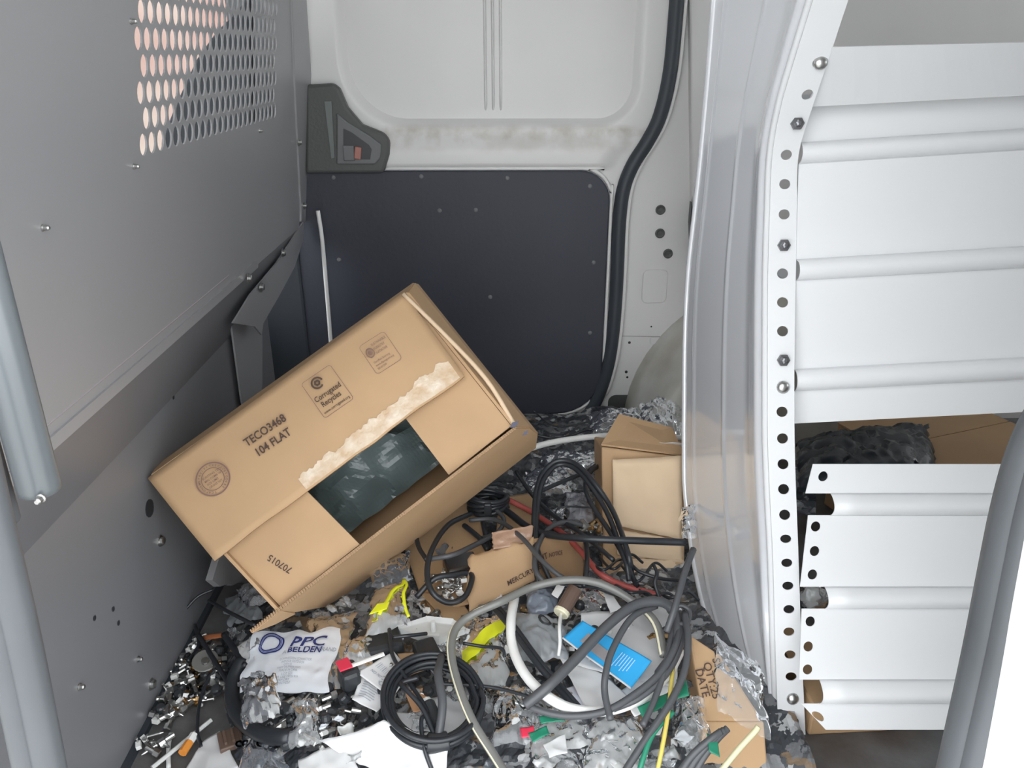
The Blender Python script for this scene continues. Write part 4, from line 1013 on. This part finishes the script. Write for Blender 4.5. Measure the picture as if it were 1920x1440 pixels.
# washer disc, splitter box, brown sleeve with wire
dw = empty('round_spool_end', G(385, 1240, .02), 'grey plastic disc with a metal hub among the loose hardware', 'disc')
v, f = lathe_g(G(385, 1240, .022), (.1, -.3, 1), [(.017, 0), (.0175, .002), (.016, .003), (.006, .003)], 24); obj('disc', v, f, M_CABLEC, dw)
v, f = lathe_g(G(385, 1240, .025), (.1, -.3, 1), [(.0055, 0), (.005, .003), (.002, .003)], 8); obj('hub', v, f, M_STEEL, dw)
bsl = empty('brown_sleeve', G(1065, 1130, .05), 'short brown sleeve with a white wire through it near the blue card', 'sleeve')
v, f = lathe_g(G(1052, 1150, .055), (G(1075, 1110, .06) - G(1052, 1150, .055)), [(.0095, 0), (.0105, .001), (.0105, .040), (.0085, .040)], 16); obj('tube', v, f, M_BROWN, bsl, smooth=False)
v, f = lathe_g(G(1052, 1150, .0555), (G(1075, 1110, .06) - G(1052, 1150, .055)), [(.0105, -.0015), (.0112, 0), (.0112, .004), (.010, .004)], 16); obj('rim', v, f, M_CREAM, bsl)
v, f = tube_g([G(1052, 1150, .055), G(1049, 1175, .065), G(1050, 1205, .060), G(1047, 1230, .05)], .0024, 6); obj('wire', v, f, M_CABLEW, bsl, smooth=True)
v, f = box_g(G(800, 1225, .035), .030, .034, .024, Matrix.Rotation(.4, 3, 'Z')); props(obj('black_plug_block', v, f, M_DARKP, bevel=.004), 'black plastic block under the thin black wire behind the coil', 'block')
v, f = box_g(G(715, 1210, .02), .055, .050, .03, Matrix.Rotation(.3, 3, 'Z')); props(obj('black_plastic_housing', v, f, M_DARKP, bevel=.008), 'black plastic housing between clear bag and barcode label', 'housing')
v, f = box_g(G(865, 1065, .03), .05, .04, .028, Matrix.Rotation(.3, 3, 'Z')); props(obj('grey_metal_housing', v, f, M_DKSTEEL, bevel=.003), 'grey metal housing inside the left black cable loop', 'housing')
v, f = box_g(G(655, 1268, .03), .024, .03, .03, Matrix.Rotation(.5, 3, 'Z')); props(obj('black_plastic_fitting', v, f, M_DARKP, bevel=.006), 'black plastic cap below the red tape tip', 'cap')
# brass-nosed lens barrel: dark cylinder inside the coil
ln = empty('black_barrel', G(805, 1335, .03), 'short black barrel with a clear end inside the black coil', 'barrel')
ax = (G(820, 1365, .03) - G(800, 1318, .04))
v, f = lathe_g(G(800, 1318, .04), ax, [(.008, 0), (.0095, .002), (.0095, .03), (.008, .032)], 14); obj('barrel', v, f, M_DARKP, ln)
v, f = lathe_g(G(800, 1317, .041), -ax, [(.0075, 0), (.006, .004), (.001, .005)], 14); obj('clear_end', v, f, M_MILKY, ln)
# green pieces
GREENS = [([(1268, 1275), (1285, 1262), (1292, 1305), (1270, 1310)], .05, 'green foil scrap beside the small wrapped carton'),
          ([(990, 1375), (1025, 1362), (1030, 1376), (1000, 1392)], .045, 'green strip at the near edge left of the green wire'),
          ([(1010, 1345), (1060, 1338), (1060, 1352), (1015, 1358)], .045, 'green strip behind the milky bag'),
          ([(1195, 1325), (1250, 1300), (1255, 1320), (1205, 1345)], .045, 'green tape under the cable bundle'),
          ([(1325, 1375), (1345, 1385), (1350, 1420), (1330, 1410)], .06, 'green scrap in front of the small wrapped carton')]
for i, (P, off, lab) in enumerate(GREENS): sheet('green_scrap', P, off, M_GREEN, lab, 'scrap', .002, 300 + i, nu=8, nv=6)
sheet('red_scrap', [(975, 1365), (1000, 1360), (1004, 1378), (978, 1384)], .045, M_REDT, 'small red scrap beside the green strip', 'scrap', .002, 320, nu=6, nv=6)
sheet('orange_scrap', [(380, 1192), (420, 1186), (425, 1194), (385, 1200)], .02, mat('dull_orange', (.50, .17, .07), .5), 'thin orange scrap at the top of the loose hardware', 'scrap', .001, 321, nu=8, nv=3)

# ================================================================== CABLES
def cable(P, r, m, label, name='cable', group=None, stripe=None, n=8, flat=False):
    pts = [G(x, y, h) for x, y, h in P]
    if stripe:
        e = empty(name, pts[len(pts) // 2], label, 'cable', group)
        v, f = tube_g(pts, r, n, 8); obj('jacket', v, f, m, e, smooth=True)
        q = smooth_path(pts, 4)
        side = [p + V(-.85, -.15, .5).normalized() * r * .80 for p in q]
        v, f = tube_g(side, r * .34, 6, 1); obj('stripe', v, f, stripe, e, smooth=True)
        return e
    v, f = tube_g(pts, r, n, 8)
    return props(obj(name, v, f, m, smooth=True), label, 'cable', group)
B, Gc, W = M_CABLE, M_CABLEG, M_CABLEW
cable([(930, 868, .09), (1012, 835, .09), (1100, 820, .10), (1190, 816, .10), (1290, 823, .09), (1345, 835, .08)], .0058, W, 'thick white cable running along the back from large carton to shelf end')
cable([(915, 925, .06), (955, 962, .06), (1010, 998, .07), (1100, 1010, .09), (1200, 1014, .10), (1284, 1017, .09)], .0056, B, 'thick black cable running level across the torn carton to the shelf')
cable([(1010, 1100, .03), (1003, 1040, .06), (1002, 960, .09), (1011, 900, .12), (1040, 866, .13), (1076, 868, .13), (1110, 900, .12), (1150, 960, .10), (1178, 1040, .09), (1185, 1085, .05)], .0042, B, 'black cable arching tall behind, outer strand of the pair')
cable([(1035, 1095, .03), (1008, 1030, .06), (1007, 960, .09), (1017, 905, .12), (1043, 873, .125), (1074, 876, .125), (1104, 906, .115), (1140, 965, .10), (1172, 1050, .08), (1195, 1100, .05)], .0040, B, 'black cable arching tall behind, inner strand of the pair')
cable([(1092, 985, .06), (1060, 979, .07), (1028, 992, .07), (1008, 1025, .07), (1003, 1065, .06), (1020, 1090, .05), (1045, 1100, .04)], .0040, Gc, 'charcoal cable ring in front of the antistatic pouch')
cable([(1140, 868, .08), (1112, 880, .10), (1098, 905, .10), (1106, 940, .10), (1145, 1000, .09), (1172, 1050, .08), (1180, 1090, .06)], .0040, B, 'black cable bending down left of the torn carton')
cable([(968, 885, .07), (1000, 930, .07), (1040, 968, .07), (1090, 1000, .07), (1150, 1050, .07)], .0036, B, 'thin black cable sloping from the large carton corner past the red cable')
cable([(1004, 925, .10), (1050, 905, .09), (1100, 884, .09), (1120, 870, .08)], .0036, B, 'short straight black cable crossing inside the tall loop')
cable([(1050, 985, .06), (1042, 960, .07), (1060, 950, .07), (1110, 952, .07)], .0016, B, 'thin black wire bowed above the antistatic pouch')
cable([(885, 962, .06), (840, 985, .08), (810, 1030, .08), (801, 1075, .07), (812, 1112, .06), (842, 1130, .05), (872, 1118, .05), (885, 1085, .05), (878, 1075, .05), (850, 1078, .06), (815, 1085, .06), (780, 1120, .04)], .0042, B, 'black cable curled in a loop over the flattened cardboard')
cable([(800, 1050, .06), (785, 1025, .06), (782, 1000, .06), (800, 990, .05)], .0036, B, 'short black cable hook left of the curled loop')
cable([(806, 1048, .07), (850, 1040, .08), (890, 1022, .07), (925, 1005, .06)], .0040, Gc, 'charcoal cable lying straight across the curled loop')
cable([(880, 975, .06), (930, 975, .07), (975, 1005, .08), (1015, 1050, .08), (1050, 1080, .07), (1085, 1095, .05)], .0036, Gc, 'charcoal cable running down over the torn lettered carton')
cable([(870, 985, .05), (900, 1010, .06), (915, 1030, .05), (905, 975, .05)], .0042, B, 'black cable stub under the large carton front edge')
cable([(925, 950, .06), (945, 975, .06), (930, 1000, .06), (900, 1010, .05)], .0036, Gc, 'charcoal cable hook below the large carton front edge')
cable([(955, 938, .05), (1000, 962, .05), (1055, 1000, .05), (1090, 1035, .05), (1125, 1075, .05), (1170, 1098, .045), (1240, 1118, .04)], .0046, M_REDC, 'faded red cable running under the black cables')
cable([(1095, 1100, .06), (1100, 1060, .07), (1100, 1030, .07), (1096, 1008, .07)], .0036, B, 'black coax tail with a metal end beside the red cable')
cable([(1010, 1100, .05), (1080, 1098, .06), (1130, 1105, .05), (1180, 1125, .05)], .003, B, 'thin black cable lying behind the grey cable arc')
cable([(1280, 1088, .08), (1240, 1085, .07), (1200, 1072, .07), (1185, 1060, .07)], .0026, B, 'thin black wire across the foot of the torn carton')
cable([(1225, 1058, .09), (1232, 1075, .09), (1228, 1095, .08), (1240, 1130, .06)], .0026, B, 'small black wire loop in front of the torn carton')
cable([(1300, 1030, .14), (1285, 1070, .13), (1265, 1140, .10), (1250, 1185, .08)], .0044, Gc, 'charcoal cable leaning up against the shelf end')
for k in range(7):
    x0, y0 = [(1105, 1085), (1150, 1095), (1190, 1100), (1225, 1100), (1100, 1045), (1120, 1040), (1165, 1060)][k]
    cable([(x0, y0, .04), (x0 + 30, y0 + 12 + 3 * k, .06), (x0 + 62, y0 + 20 - 4 * k, .06), (x0 + 85, y0 + 40 - 5 * k, .04)], .0022, B, 'thin black wire twisting, number hidden among others before the torn carton'.replace(', number hidden', ''), group='thin wires before the torn carton')
# the grey striped cable arc
cable([(960, 1470, .03), (925, 1415, .035), (885, 1350, .045), (858, 1280, .06), (846, 1222, .07), (855, 1178, .075), (890, 1150, .08), (935, 1130, .085), (1000, 1100, .085), (1070, 1087, .085), (1130, 1096, .08), (1190, 1130, .07), (1230, 1170, .06), (1245, 1230, .055)], .0056, M_CABLEC, 'grey cable with cream stripe sweeping in a wide arc round the black coil', stripe=M_CREAM)
cable([(965, 1120, .06), (958, 1165, .065), (962, 1215, .06), (985, 1265, .06), (1025, 1305, .06), (1075, 1330, .055), (1140, 1332, .05), (1200, 1310, .05), (1250, 1265, .05), (1275, 1220, .05)], .0064, W, 'thick white cable bowed round the blue card')
cable([(925, 1138, .06), (960, 1180, .06), (1000, 1235, .06), (1035, 1278, .055), (1085, 1335, .05), (1100, 1352, .04)], .0040, B, 'flat black twin cable sloping past the grey printed bag, upper strand')
cable([(931, 1134, .06), (966, 1176, .06), (1006, 1231, .06), (1041, 1274, .055), (1091, 1331, .05), (1106, 1348, .04)], .0034, B, 'flat black twin cable sloping past the grey printed bag, lower strand')
cable([(985, 1322, .06), (1000, 1310, .065), (1030, 1285, .075), (1080, 1235, .085), (1140, 1172, .09), (1190, 1135, .09), (1235, 1128, .09), (1262, 1145, .08), (1270, 1185, .07), (1262, 1225, .065), (1235, 1265, .06)], .0064, Gc, 'thick charcoal cable arching over the blue card')
cable([(1145, 1350, .06), (1134, 1300, .07), (1136, 1262, .08), (1150, 1215, .085), (1185, 1158, .085), (1230, 1136, .08)], .0042, Gc, 'charcoal cable curving down the middle of the blue card')
cable([(1275, 1150, .07), (1270, 1200, .075), (1240, 1258, .07), (1190, 1302, .065), (1130, 1335, .06), (1060, 1342, .055), (1000, 1328, .055), (985, 1312, .055)], .0044, Gc, 'charcoal cable swinging below the blue card, outer strand')
cable([(1282, 1158, .07), (1276, 1212, .07), (1248, 1266, .065), (1200, 1308, .06), (1150, 1330, .055)], .0038, Gc, 'charcoal cable swinging below the blue card, inner strand')
cable([(1284, 1150, .08), (1290, 1200, .08), (1283, 1260, .07), (1255, 1320, .06), (1215, 1380, .05), (1170, 1450, .03), (1150, 1490, .02)], .0044, Gc, 'charcoal cable running out to the near edge beside the green wire')
cable([(1262, 1170, .07), (1250, 1240, .07), (1228, 1310, .06), (1205, 1360, .055)], .0038, Gc, 'charcoal cable dropping under the white mailer edge')
cable([(1262, 1150, .075), (1275, 1135, .085), (1292, 1145, .08), (1290, 1165, .075), (1270, 1170, .075), (1258, 1160, .075)], .0030, Gc, 'charcoal cable knot tying the bundle beside the shelf')
cable([(868, 1206, .055), (905, 1212, .055), (940, 1216, .055), (946, 1232, .05)], .0022, B, 'thin stiff black wire bent at its end over the neon band')
cable([(820, 1282, .05), (870, 1284, .05), (930, 1290, .05), (985, 1304, .05), (1005, 1312, .05)], .0022, B, 'thin black wire running from the coil to the charcoal cable')
cable([(737, 1195, .05), (765, 1192, .055), (800, 1188, .05)], .0024, B, 'thin black wire in front of the milky tray')
cable([(730, 1180, .045), (735, 1225, .05), (755, 1262, .05), (800, 1330, .045), (790, 1350, .05), (795, 1400, .045), (812, 1450, .03)], .0026, B, 'thin black wire dropping through the coil to the near edge')
cable([(1190, 1480, .02), (1205, 1425, .04), (1225, 1375, .05), (1262, 1335, .05)], .0032, M_GREEN, 'green wire at the near edge')
cable([(1225, 1480, .02), (1240, 1410, .045), (1252, 1340, .055), (1262, 1250, .06)], .0026, M_YELLOWW, 'yellow wire rising beside the cable bundle')
for k in range(3):
    cable([(1262 + 14 * k, 1470, .02), (1295 + 12 * k, 1420, .045), (1330 + 8 * k, 1388 - 2 * k, .06), (1352 + 6 * k, 1372 - 3 * k, .065)], .0044, Gc, ('charcoal cable stub in front of the wrapped carton, outer of three', 'charcoal cable stub in front of the wrapped carton, middle of three', 'charcoal cable stub in front of the wrapped carton, inner of three')[k])
cable([(1340, 1460, .03), (1385, 1405, .06), (1415, 1372, .08), (1422, 1362, .085)], .0034, mat('pale_yellow_tube', (.62, .60, .38), .25), 'pale yellow tube leaning on the wrapped carton')
# stiff ties by the bulkhead
cable([(326, 1168, .03), (350, 1140, .05), (372, 1118, .06), (400, 1105, .06)], .0022, B, 'black cable tie poking up along the bulkhead')
cable([(392, 1126, .05), (430, 1148, .05), (478, 1172, .045)], .0026, B, 'stiff black wire under the corner of the large carton')
cable([(372, 1190, .03), (400, 1235, .025), (428, 1280, .02)], .0034, B, 'straight black stick across the loose hardware')
cable([(412, 1246, .02), (390, 1275, .02), (374, 1320, .015), (370, 1370, .012), (378, 1402, .012)], .0024, B, 'thin black wire curving down the bare floor')
cable([(366, 1172, .02), (372, 1210, .02), (352, 1240, .02)], .0026, B, 'short black wire at the foot of the bulkhead')
cable([(420, 1190, .03), (445, 1225, .03), (460, 1250, .03)], .0045, B, 'black rubber strip beside the paper slip')
cable([(455, 1238, .03), (438, 1275, .03), (436, 1315, .03), (455, 1352, .03), (490, 1376, .03), (530, 1382, .03), (552, 1378, .025)], .0098, M_CABLE, 'thick black hose curving round the knotted clear bag', 'hose')
cable([(1105, 790, .06), (1060, 800, .06), (1030, 795, .06), (1000, 770, .09)], .0016, B, 'thin black wire looping at the door sill')
cable([(1000, 815, .05), (1050, 822, .05), (1100, 806, .05), (1130, 812, .05)], .003, B, 'black cable lying along the door sill behind the white cable')

# black coil
cc = empty('black_cable_coil', G(812, 1312, .02), 'coil of black cable wound in several turns with a wrapped end', 'cable coil')
pc = G(812, 1312, .045)
ea = (G(905, 1300, .045) - G(720, 1325, .045)); eb = (G(830, 1230, .05) - G(800, 1395, .045))
ra, rb_ = ea.length / 2, eb.length / 2; ea.normalize(); eb = (eb - ea * eb.dot(ea)).normalized(); ec = ea.cross(eb)
TURN = 9; pts = []
rr = random.Random(4)
for k in range(TURN * 28 + 1):
    a = 2 * math.pi * k / 28; t = k / 28
    kk = 1.0 - .058 * (int(t) % 4) - .006 * math.sin(a * .37 + t)
    pts.append(pc + ea * (math.cos(a) * ra * kk) + eb * (math.sin(a) * rb_ * kk) + ec * (.006 * (int(t) // 4) - .004 + .003 * math.sin(a * .61)))
v, f = tube_g(pts, .0033, 8, 2); obj('winding', v, f, M_CABLE, cc, smooth=True)
pw = [pc + ea * (math.cos(a) * ra * .93) + eb * (math.sin(a) * rb_ * .93) for a in [math.radians(255 + 6 * i) for i in range(5)]]
v, f = tube_g(pw, .0115, 10, 3); obj('wrapped_tie', v, f, M_DARKP, cc, smooth=True)
tl = [pw[2], pc + ea * ra * .12 - eb * rb_ * .35 + ec * .02, pc + ea * ra * .12 + eb * rb_ * .25 + ec * .025, pc + ea * ra * .30 + eb * rb_ * .85 + ec * .01]
v, f = tube_g(tl, .0052, 8, 8); obj('tail', v, f, M_CABLEG, cc, smooth=True)
tl = [pw[2], pc - ea * ra * .25 - eb * rb_ * .30 + ec * .01, pc - ea * ra * .55 + eb * rb_ * .15 + ec * .015, pc - ea * ra * .60 + eb * rb_ * .35 + ec * .01, pc - ea * ra * .25 + eb * rb_ * .40 + ec * .012]
v, f = tube_g(tl, .003, 8, 8); obj('tail', v, f, M_CABLE, cc, smooth=True)
# small tight coil under the large carton's front edge
sc_ = empty('small_cable_coil', G(915, 940, .03), 'small tight black cable coil tucked under the large carton front edge', 'cable coil')
p3 = G(915, 942, .06); pts = []
for k in range(5 * 20 + 1):
    a = 2 * math.pi * k / 20; t = k / 20
    pts.append(p3 + V(.032 * math.cos(a) * (1 - .05 * (t % 2)), .024 * math.sin(a) * (1 - .05 * (t % 2)), .005 * t - .010 + .004 * math.sin(a + t)))
v, f = tube_g(pts, .0042, 8, 2); obj('winding', v, f, M_CABLE, sc_, smooth=True)
v, f = box_g(p3 + V(.0, -.026, .004), .012, .014, .024); obj('tie', v, f, M_DARKP, sc_, bevel=.002)

# ================================================================== LOOSE HARDWARE
def put_copy(src, loc, rot):
    c = src.copy(); COL.objects.link(c); c.location = loc; c.rotation_euler = rot; c.parent = None
    ORIG[c.name] = Vector(loc)
    for ch in src.children:
        d = ch.copy(); COL.objects.link(d); d.parent = c
    return c
def proto(name, label, cat, group, parts):
    e = empty(name, (0, 0, 0), label, cat, group)
    for pn, (v, f), m in parts: obj(pn, v, f, m, e)
    return e
LOOSE = 'loose hardware heaped by the bulkhead'
X1 = (1, 0, 0)
conn = proto('coax_connector', 'small silver coax connector loose in the hardware heap', 'connector', LOOSE, [
    ('sleeve', lathe_g((-.010, 0, 0), X1, [(.0034, 0), (.0036, .001), (.0036, .011), (.0030, .012)], 10), M_STEEL),
    ('hex_collar', lathe_g((.002, 0, 0), X1, [(.0052, 0), (.0052, .007), (.0040, .008)], 6), M_STEEL)])
screw = proto('loose_screw', 'small zinc screw loose in the hardware heap', 'screw', LOOSE, [
    ('shank', lathe_g((-.010, 0, 0), X1, [(.0004, 0), (.0018, .004), (.0018, .018)], 8), M_STEEL),
    ('head', lathe_g((.008, 0, 0), X1, [(.0036, 0), (.0036, .001), (.0022, .0026)], 10), M_STEEL)])
nut = proto('loose_nut', 'small dark hex nut loose in the hardware heap', 'nut', LOOSE, [
    ('body', ring_g(lambda x, y: V(x, y, .003), .0026, .0052, 6), M_DKSTEEL),
    ('rim', lathe_g((0, 0, 0), (0, 0, 1), [(.0052, 0), (.0052, .003), (.0026, .003), (.0026, .0005)], 6), M_DKSTEEL)])
clip = proto('cable_clip', 'small white cable clip loose in the hardware heap', 'clip', LOOSE, [
    ('saddle', box_g((0, 0, .003), .009, .006, .006), M_CABLEW),
    ('nail', lathe_g((.003, 0, .006), (0, 0, 1), [(.0012, 0), (.0012, .006), (.0024, .006), (.0020, .007)], 8), M_STEEL)])
plug = proto('rubber_cap', 'small black rubber cap loose in the hardware heap', 'cap', LOOSE, [
    ('cap', lathe_g((0, 0, 0), (0, 0, 1), [(.0065, 0), (.0062, .007), (.0045, .009), (.001, .0092)], 12), M_DARKP),
    ('rim', lathe_g((0, 0, 0), (0, 0, 1), [(.0078, 0), (.0078, .0015), (.0065, .0015)], 12), M_DARKP)])
brass = proto('brass_fitting', 'small dull brass fitting loose in the hardware heap', 'fitting', LOOSE, [
    ('barrel', lathe_g((-.007, 0, 0), X1, [(.003, 0), (.003, .014), (.002, .014)], 8), mat('dull_brass', (.42, .28, .14), .35, metal=1)),
    ('collar', lathe_g((0, 0, 0), X1, [(.0045, 0), (.0045, .005), (.003, .005)], 6), mat('dull_brass', (.42, .28, .14), .35, metal=1))])
rr = random.Random(11)
def in_poly(x, y, P):
    r = False; j = len(P) - 1
    for i in range(len(P)):
        if (P[i][1] > y) != (P[j][1] > y) and x < (P[j][0] - P[i][0]) * (y - P[i][1]) / (P[j][1] - P[i][1]) + P[i][0]: r = not r
        j = i
    return r
def scatter(protos, P, n, off, label_of=None, group=None):
    xs = [p[0] for p in P]; ys = [p[1] for p in P]; k = 0; first = {}
    while k < n:
        x, y = rr.uniform(min(xs), max(xs)), rr.uniform(min(ys), max(ys))
        if not in_poly(x, y, P): continue
        s = protos[k % len(protos)]; k += 1
        p = G(x, y, off + rr.uniform(.002, .012))
        if p.x < XL + .012: p.x = XL + .012
        c = put_copy(s, p, (rr.uniform(-.4, .4), rr.uniform(-.4, .4), rr.uniform(0, 6.28)))
        if label_of: c['label'] = label_of[s.name.split('.')[0]]; c['group'] = group
heap = [(362, 1185), (430, 1205), (432, 1290), (350, 1330), (300, 1350), (285, 1345), (318, 1270), (340, 1225)]
scatter([conn, screw, brass, conn, nut, clip, plug, conn, screw], heap, 120, .002)
NEAR = {'coax_connector': 'small silver coax connector strewn under the lettered bag edge', 'loose_screw': 'small zinc screw strewn under the lettered bag edge',
        'rubber_cap': 'small black rubber cap strewn under the lettered bag edge', 'cable_clip': 'small white cable clip strewn under the lettered bag edge',
        'brass_fitting': 'small dull brass fitting strewn under the lettered bag edge', 'loose_nut': 'small dark hex nut strewn under the lettered bag edge'}
scatter([conn, screw, plug, conn, nut], [(520, 1300), (600, 1290), (690, 1300), (690, 1390), (560, 1400), (440, 1410), (440, 1370), (530, 1390)], 70, .012, NEAR, 'hardware strewn under the lettered bag')
LOOP = {k: s.replace('under the lettered bag edge', 'inside the left black cable loop') for k, s in NEAR.items()}
scatter([conn, screw, clip], [(812, 1080), (870, 1080), (875, 1120), (830, 1125)], 26, .03, LOOP, 'hardware inside the left cable loop')
POUCH = {k: s.replace('under the lettered bag edge', 'below the antistatic pouch') for k, s in NEAR.items()}
scatter([conn, brass, screw], [(1055, 985), (1130, 975), (1140, 1010), (1065, 1000)], 18, .04, POUCH, 'hardware below the antistatic pouch')
FLOORH = {k: s.replace('under the lettered bag edge', 'on the bare floor at the near edge') for k, s in NEAR.items()}
scatter([screw, conn, clip, screw], [(255, 1400), (290, 1350), (340, 1350), (300, 1430)], 12, .001, FLOORH, 'hardware on the bare floor')
MIDD = {k: s.replace('under the lettered bag edge', 'among the scraps in the middle of the floor') for k, s in NEAR.items()}
scatter([conn, screw, plug, clip, brass], [(640, 1130), (1000, 1130), (1280, 1080), (1280, 1200), (1100, 1330), (700, 1300)], 60, .02, MIDD, 'hardware among the scraps')
for p_ in (conn, screw, nut, clip, plug, brass):
    for ch in list(p_.children): bpy.data.objects.remove(ch, do_unlink=True)
    bpy.data.objects.remove(p_, do_unlink=True)

# ================================================================== LOOSE SCRAPS filling the floor between the larger things
rr = random.Random(23)
SCRAP_WORD = {'clear_film': 'clear', 'milky_film': 'milky', 'smoky_film': 'smoky', 'black_plastic': 'black plastic', 'black_rubber_seal': 'black rubber', 'charcoal_cable_jacket': 'charcoal plastic', 'white_paper': 'white paper', 'white_poly_bag': 'white poly', 'milky_plastic': 'milky plastic', 'kraft_cardboard': 'light', 'cardboard_inner_face': 'dark'}
def scraps(n, P, m, name, label, group, size=(14, 34), amp=.006, off=(.004, .02), puff=.008):
    xs = [p[0] for p in P]; ys = [p[1] for p in P]; k = 0
    while k < n:
        x, y = rr.uniform(min(xs), max(xs)), rr.uniform(min(ys), max(ys))
        if not in_poly(x, y, P): continue
        k += 1
        s = rr.uniform(*size) * (.55 + .45 * (y - 780) / 650); a = rr.uniform(0, 6.28); e = rr.uniform(.5, 1)
        Q = [(x + s * (math.cos(a + b) * c), y + s * (math.sin(a + b) * c) * .7) for b, c in ((0, 1), (1.57, e), (3.14, 1), (4.71, e))]
        mm = m[k % len(m)] if isinstance(m, list) else m
        zone = 'near the bulkhead' if x < 640 else 'in the middle of the floor' if x < 1000 else 'on the shelf side of the floor'
        row = 'far back' if y < 1000 else 'half way in' if y < 1200 else 'close to the door'
        lab = f"{label.replace('KIND', SCRAP_WORD.get(mm.name, 'plain'))} {zone}, {row}"
        sheet(name, Q, rr.uniform(*off), mm, lab, 'scrap', amp, rr.uniform(0, 900), nu=9, nv=8, freq=45, kind_group=group, edge=.003)
ALL = [(380, 1130), (640, 1085), (1010, 850), (1285, 815), (1285, 1180), (1320, 1400), (1300, 1445), (440, 1445), (430, 1230)]
scraps(70, ALL, [M_FILM, M_FILM2, M_FILM, M_FILMD], 'film_scrap', 'crumpled KIND film scrap', 'film scraps across the floor', off=(.006, .03), amp=.009)
scraps(30, ALL, [M_DARKP, M_RUBBER, M_CABLEG], 'dark_scrap', 'small KIND scrap', 'dark plastic scraps across the floor', (10, 20), .005)
scraps(34, [(640, 1130), (1285, 1040), (1290, 1440), (440, 1445), (640, 1250)], [M_PAPER, M_POLYW, M_MILKY], 'paper_scrap', 'small KIND scrap', 'paper scraps across the floor', (10, 24), .005, (.01, .03))
scraps(12, ALL, [M_KRAFT, M_KRAFT_IN], 'cardboard_bit', 'torn KIND brown cardboard bit', 'cardboard bits across the floor', (10, 22), .003)
# film and dark bags behind the shelf panels
bag('black_sack', [(1495, 830), (1740, 800), (1760, 900), (1500, 920)], .12, mat('black_sack_film', (.035, .042, .052), .22, bump=.6, bscale=30), 'black plastic sack stored behind the gap in the shelf panels', 'bag', .012, .06, 71)
sheet('smoky_film_edge', [(1490, 880), (1530, 880), (1530, 970), (1492, 960)], .10, M_FILMD, 'smoky film bulging out between flange and loose panel', 'film', .006, 72)
def puff(x0, y0, x1, y1, Y, m, label, seed):
    c = atY((x0 + x1) / 2, (y0 + y1) / 2, Y); a = atY(x0, y0, Y); b = atY(x1, y1, Y)
    rx, rz = abs(b.x - a.x) / 2, abs(a.z - b.z) / 2
    def F(u, w):
        th, ph = 2 * math.pi * u, math.pi * w
        d = V(math.cos(th) * math.sin(ph), math.sin(th) * math.sin(ph), math.cos(ph))
        k = 1 + .25 * nz(d, 3, seed) + .15 * abs(nz(d, 7, seed + 1))
        return c + V(d.x * rx, d.y * .012, d.z * rz) * k
    v, f = grid_g(F, 24, 14); props(obj('plastic_puff', v, f, m, smooth=True), label, 'film')
puff(1502, 1098, 1546, 1145, .83, M_FILM2, 'milky film puff poking through the middle notch of the loose panel', 1)
puff(1500, 1272, 1538, 1320, .80, M_FILMD, 'smoky film poking through the lowest notch of the loose panel', 2)
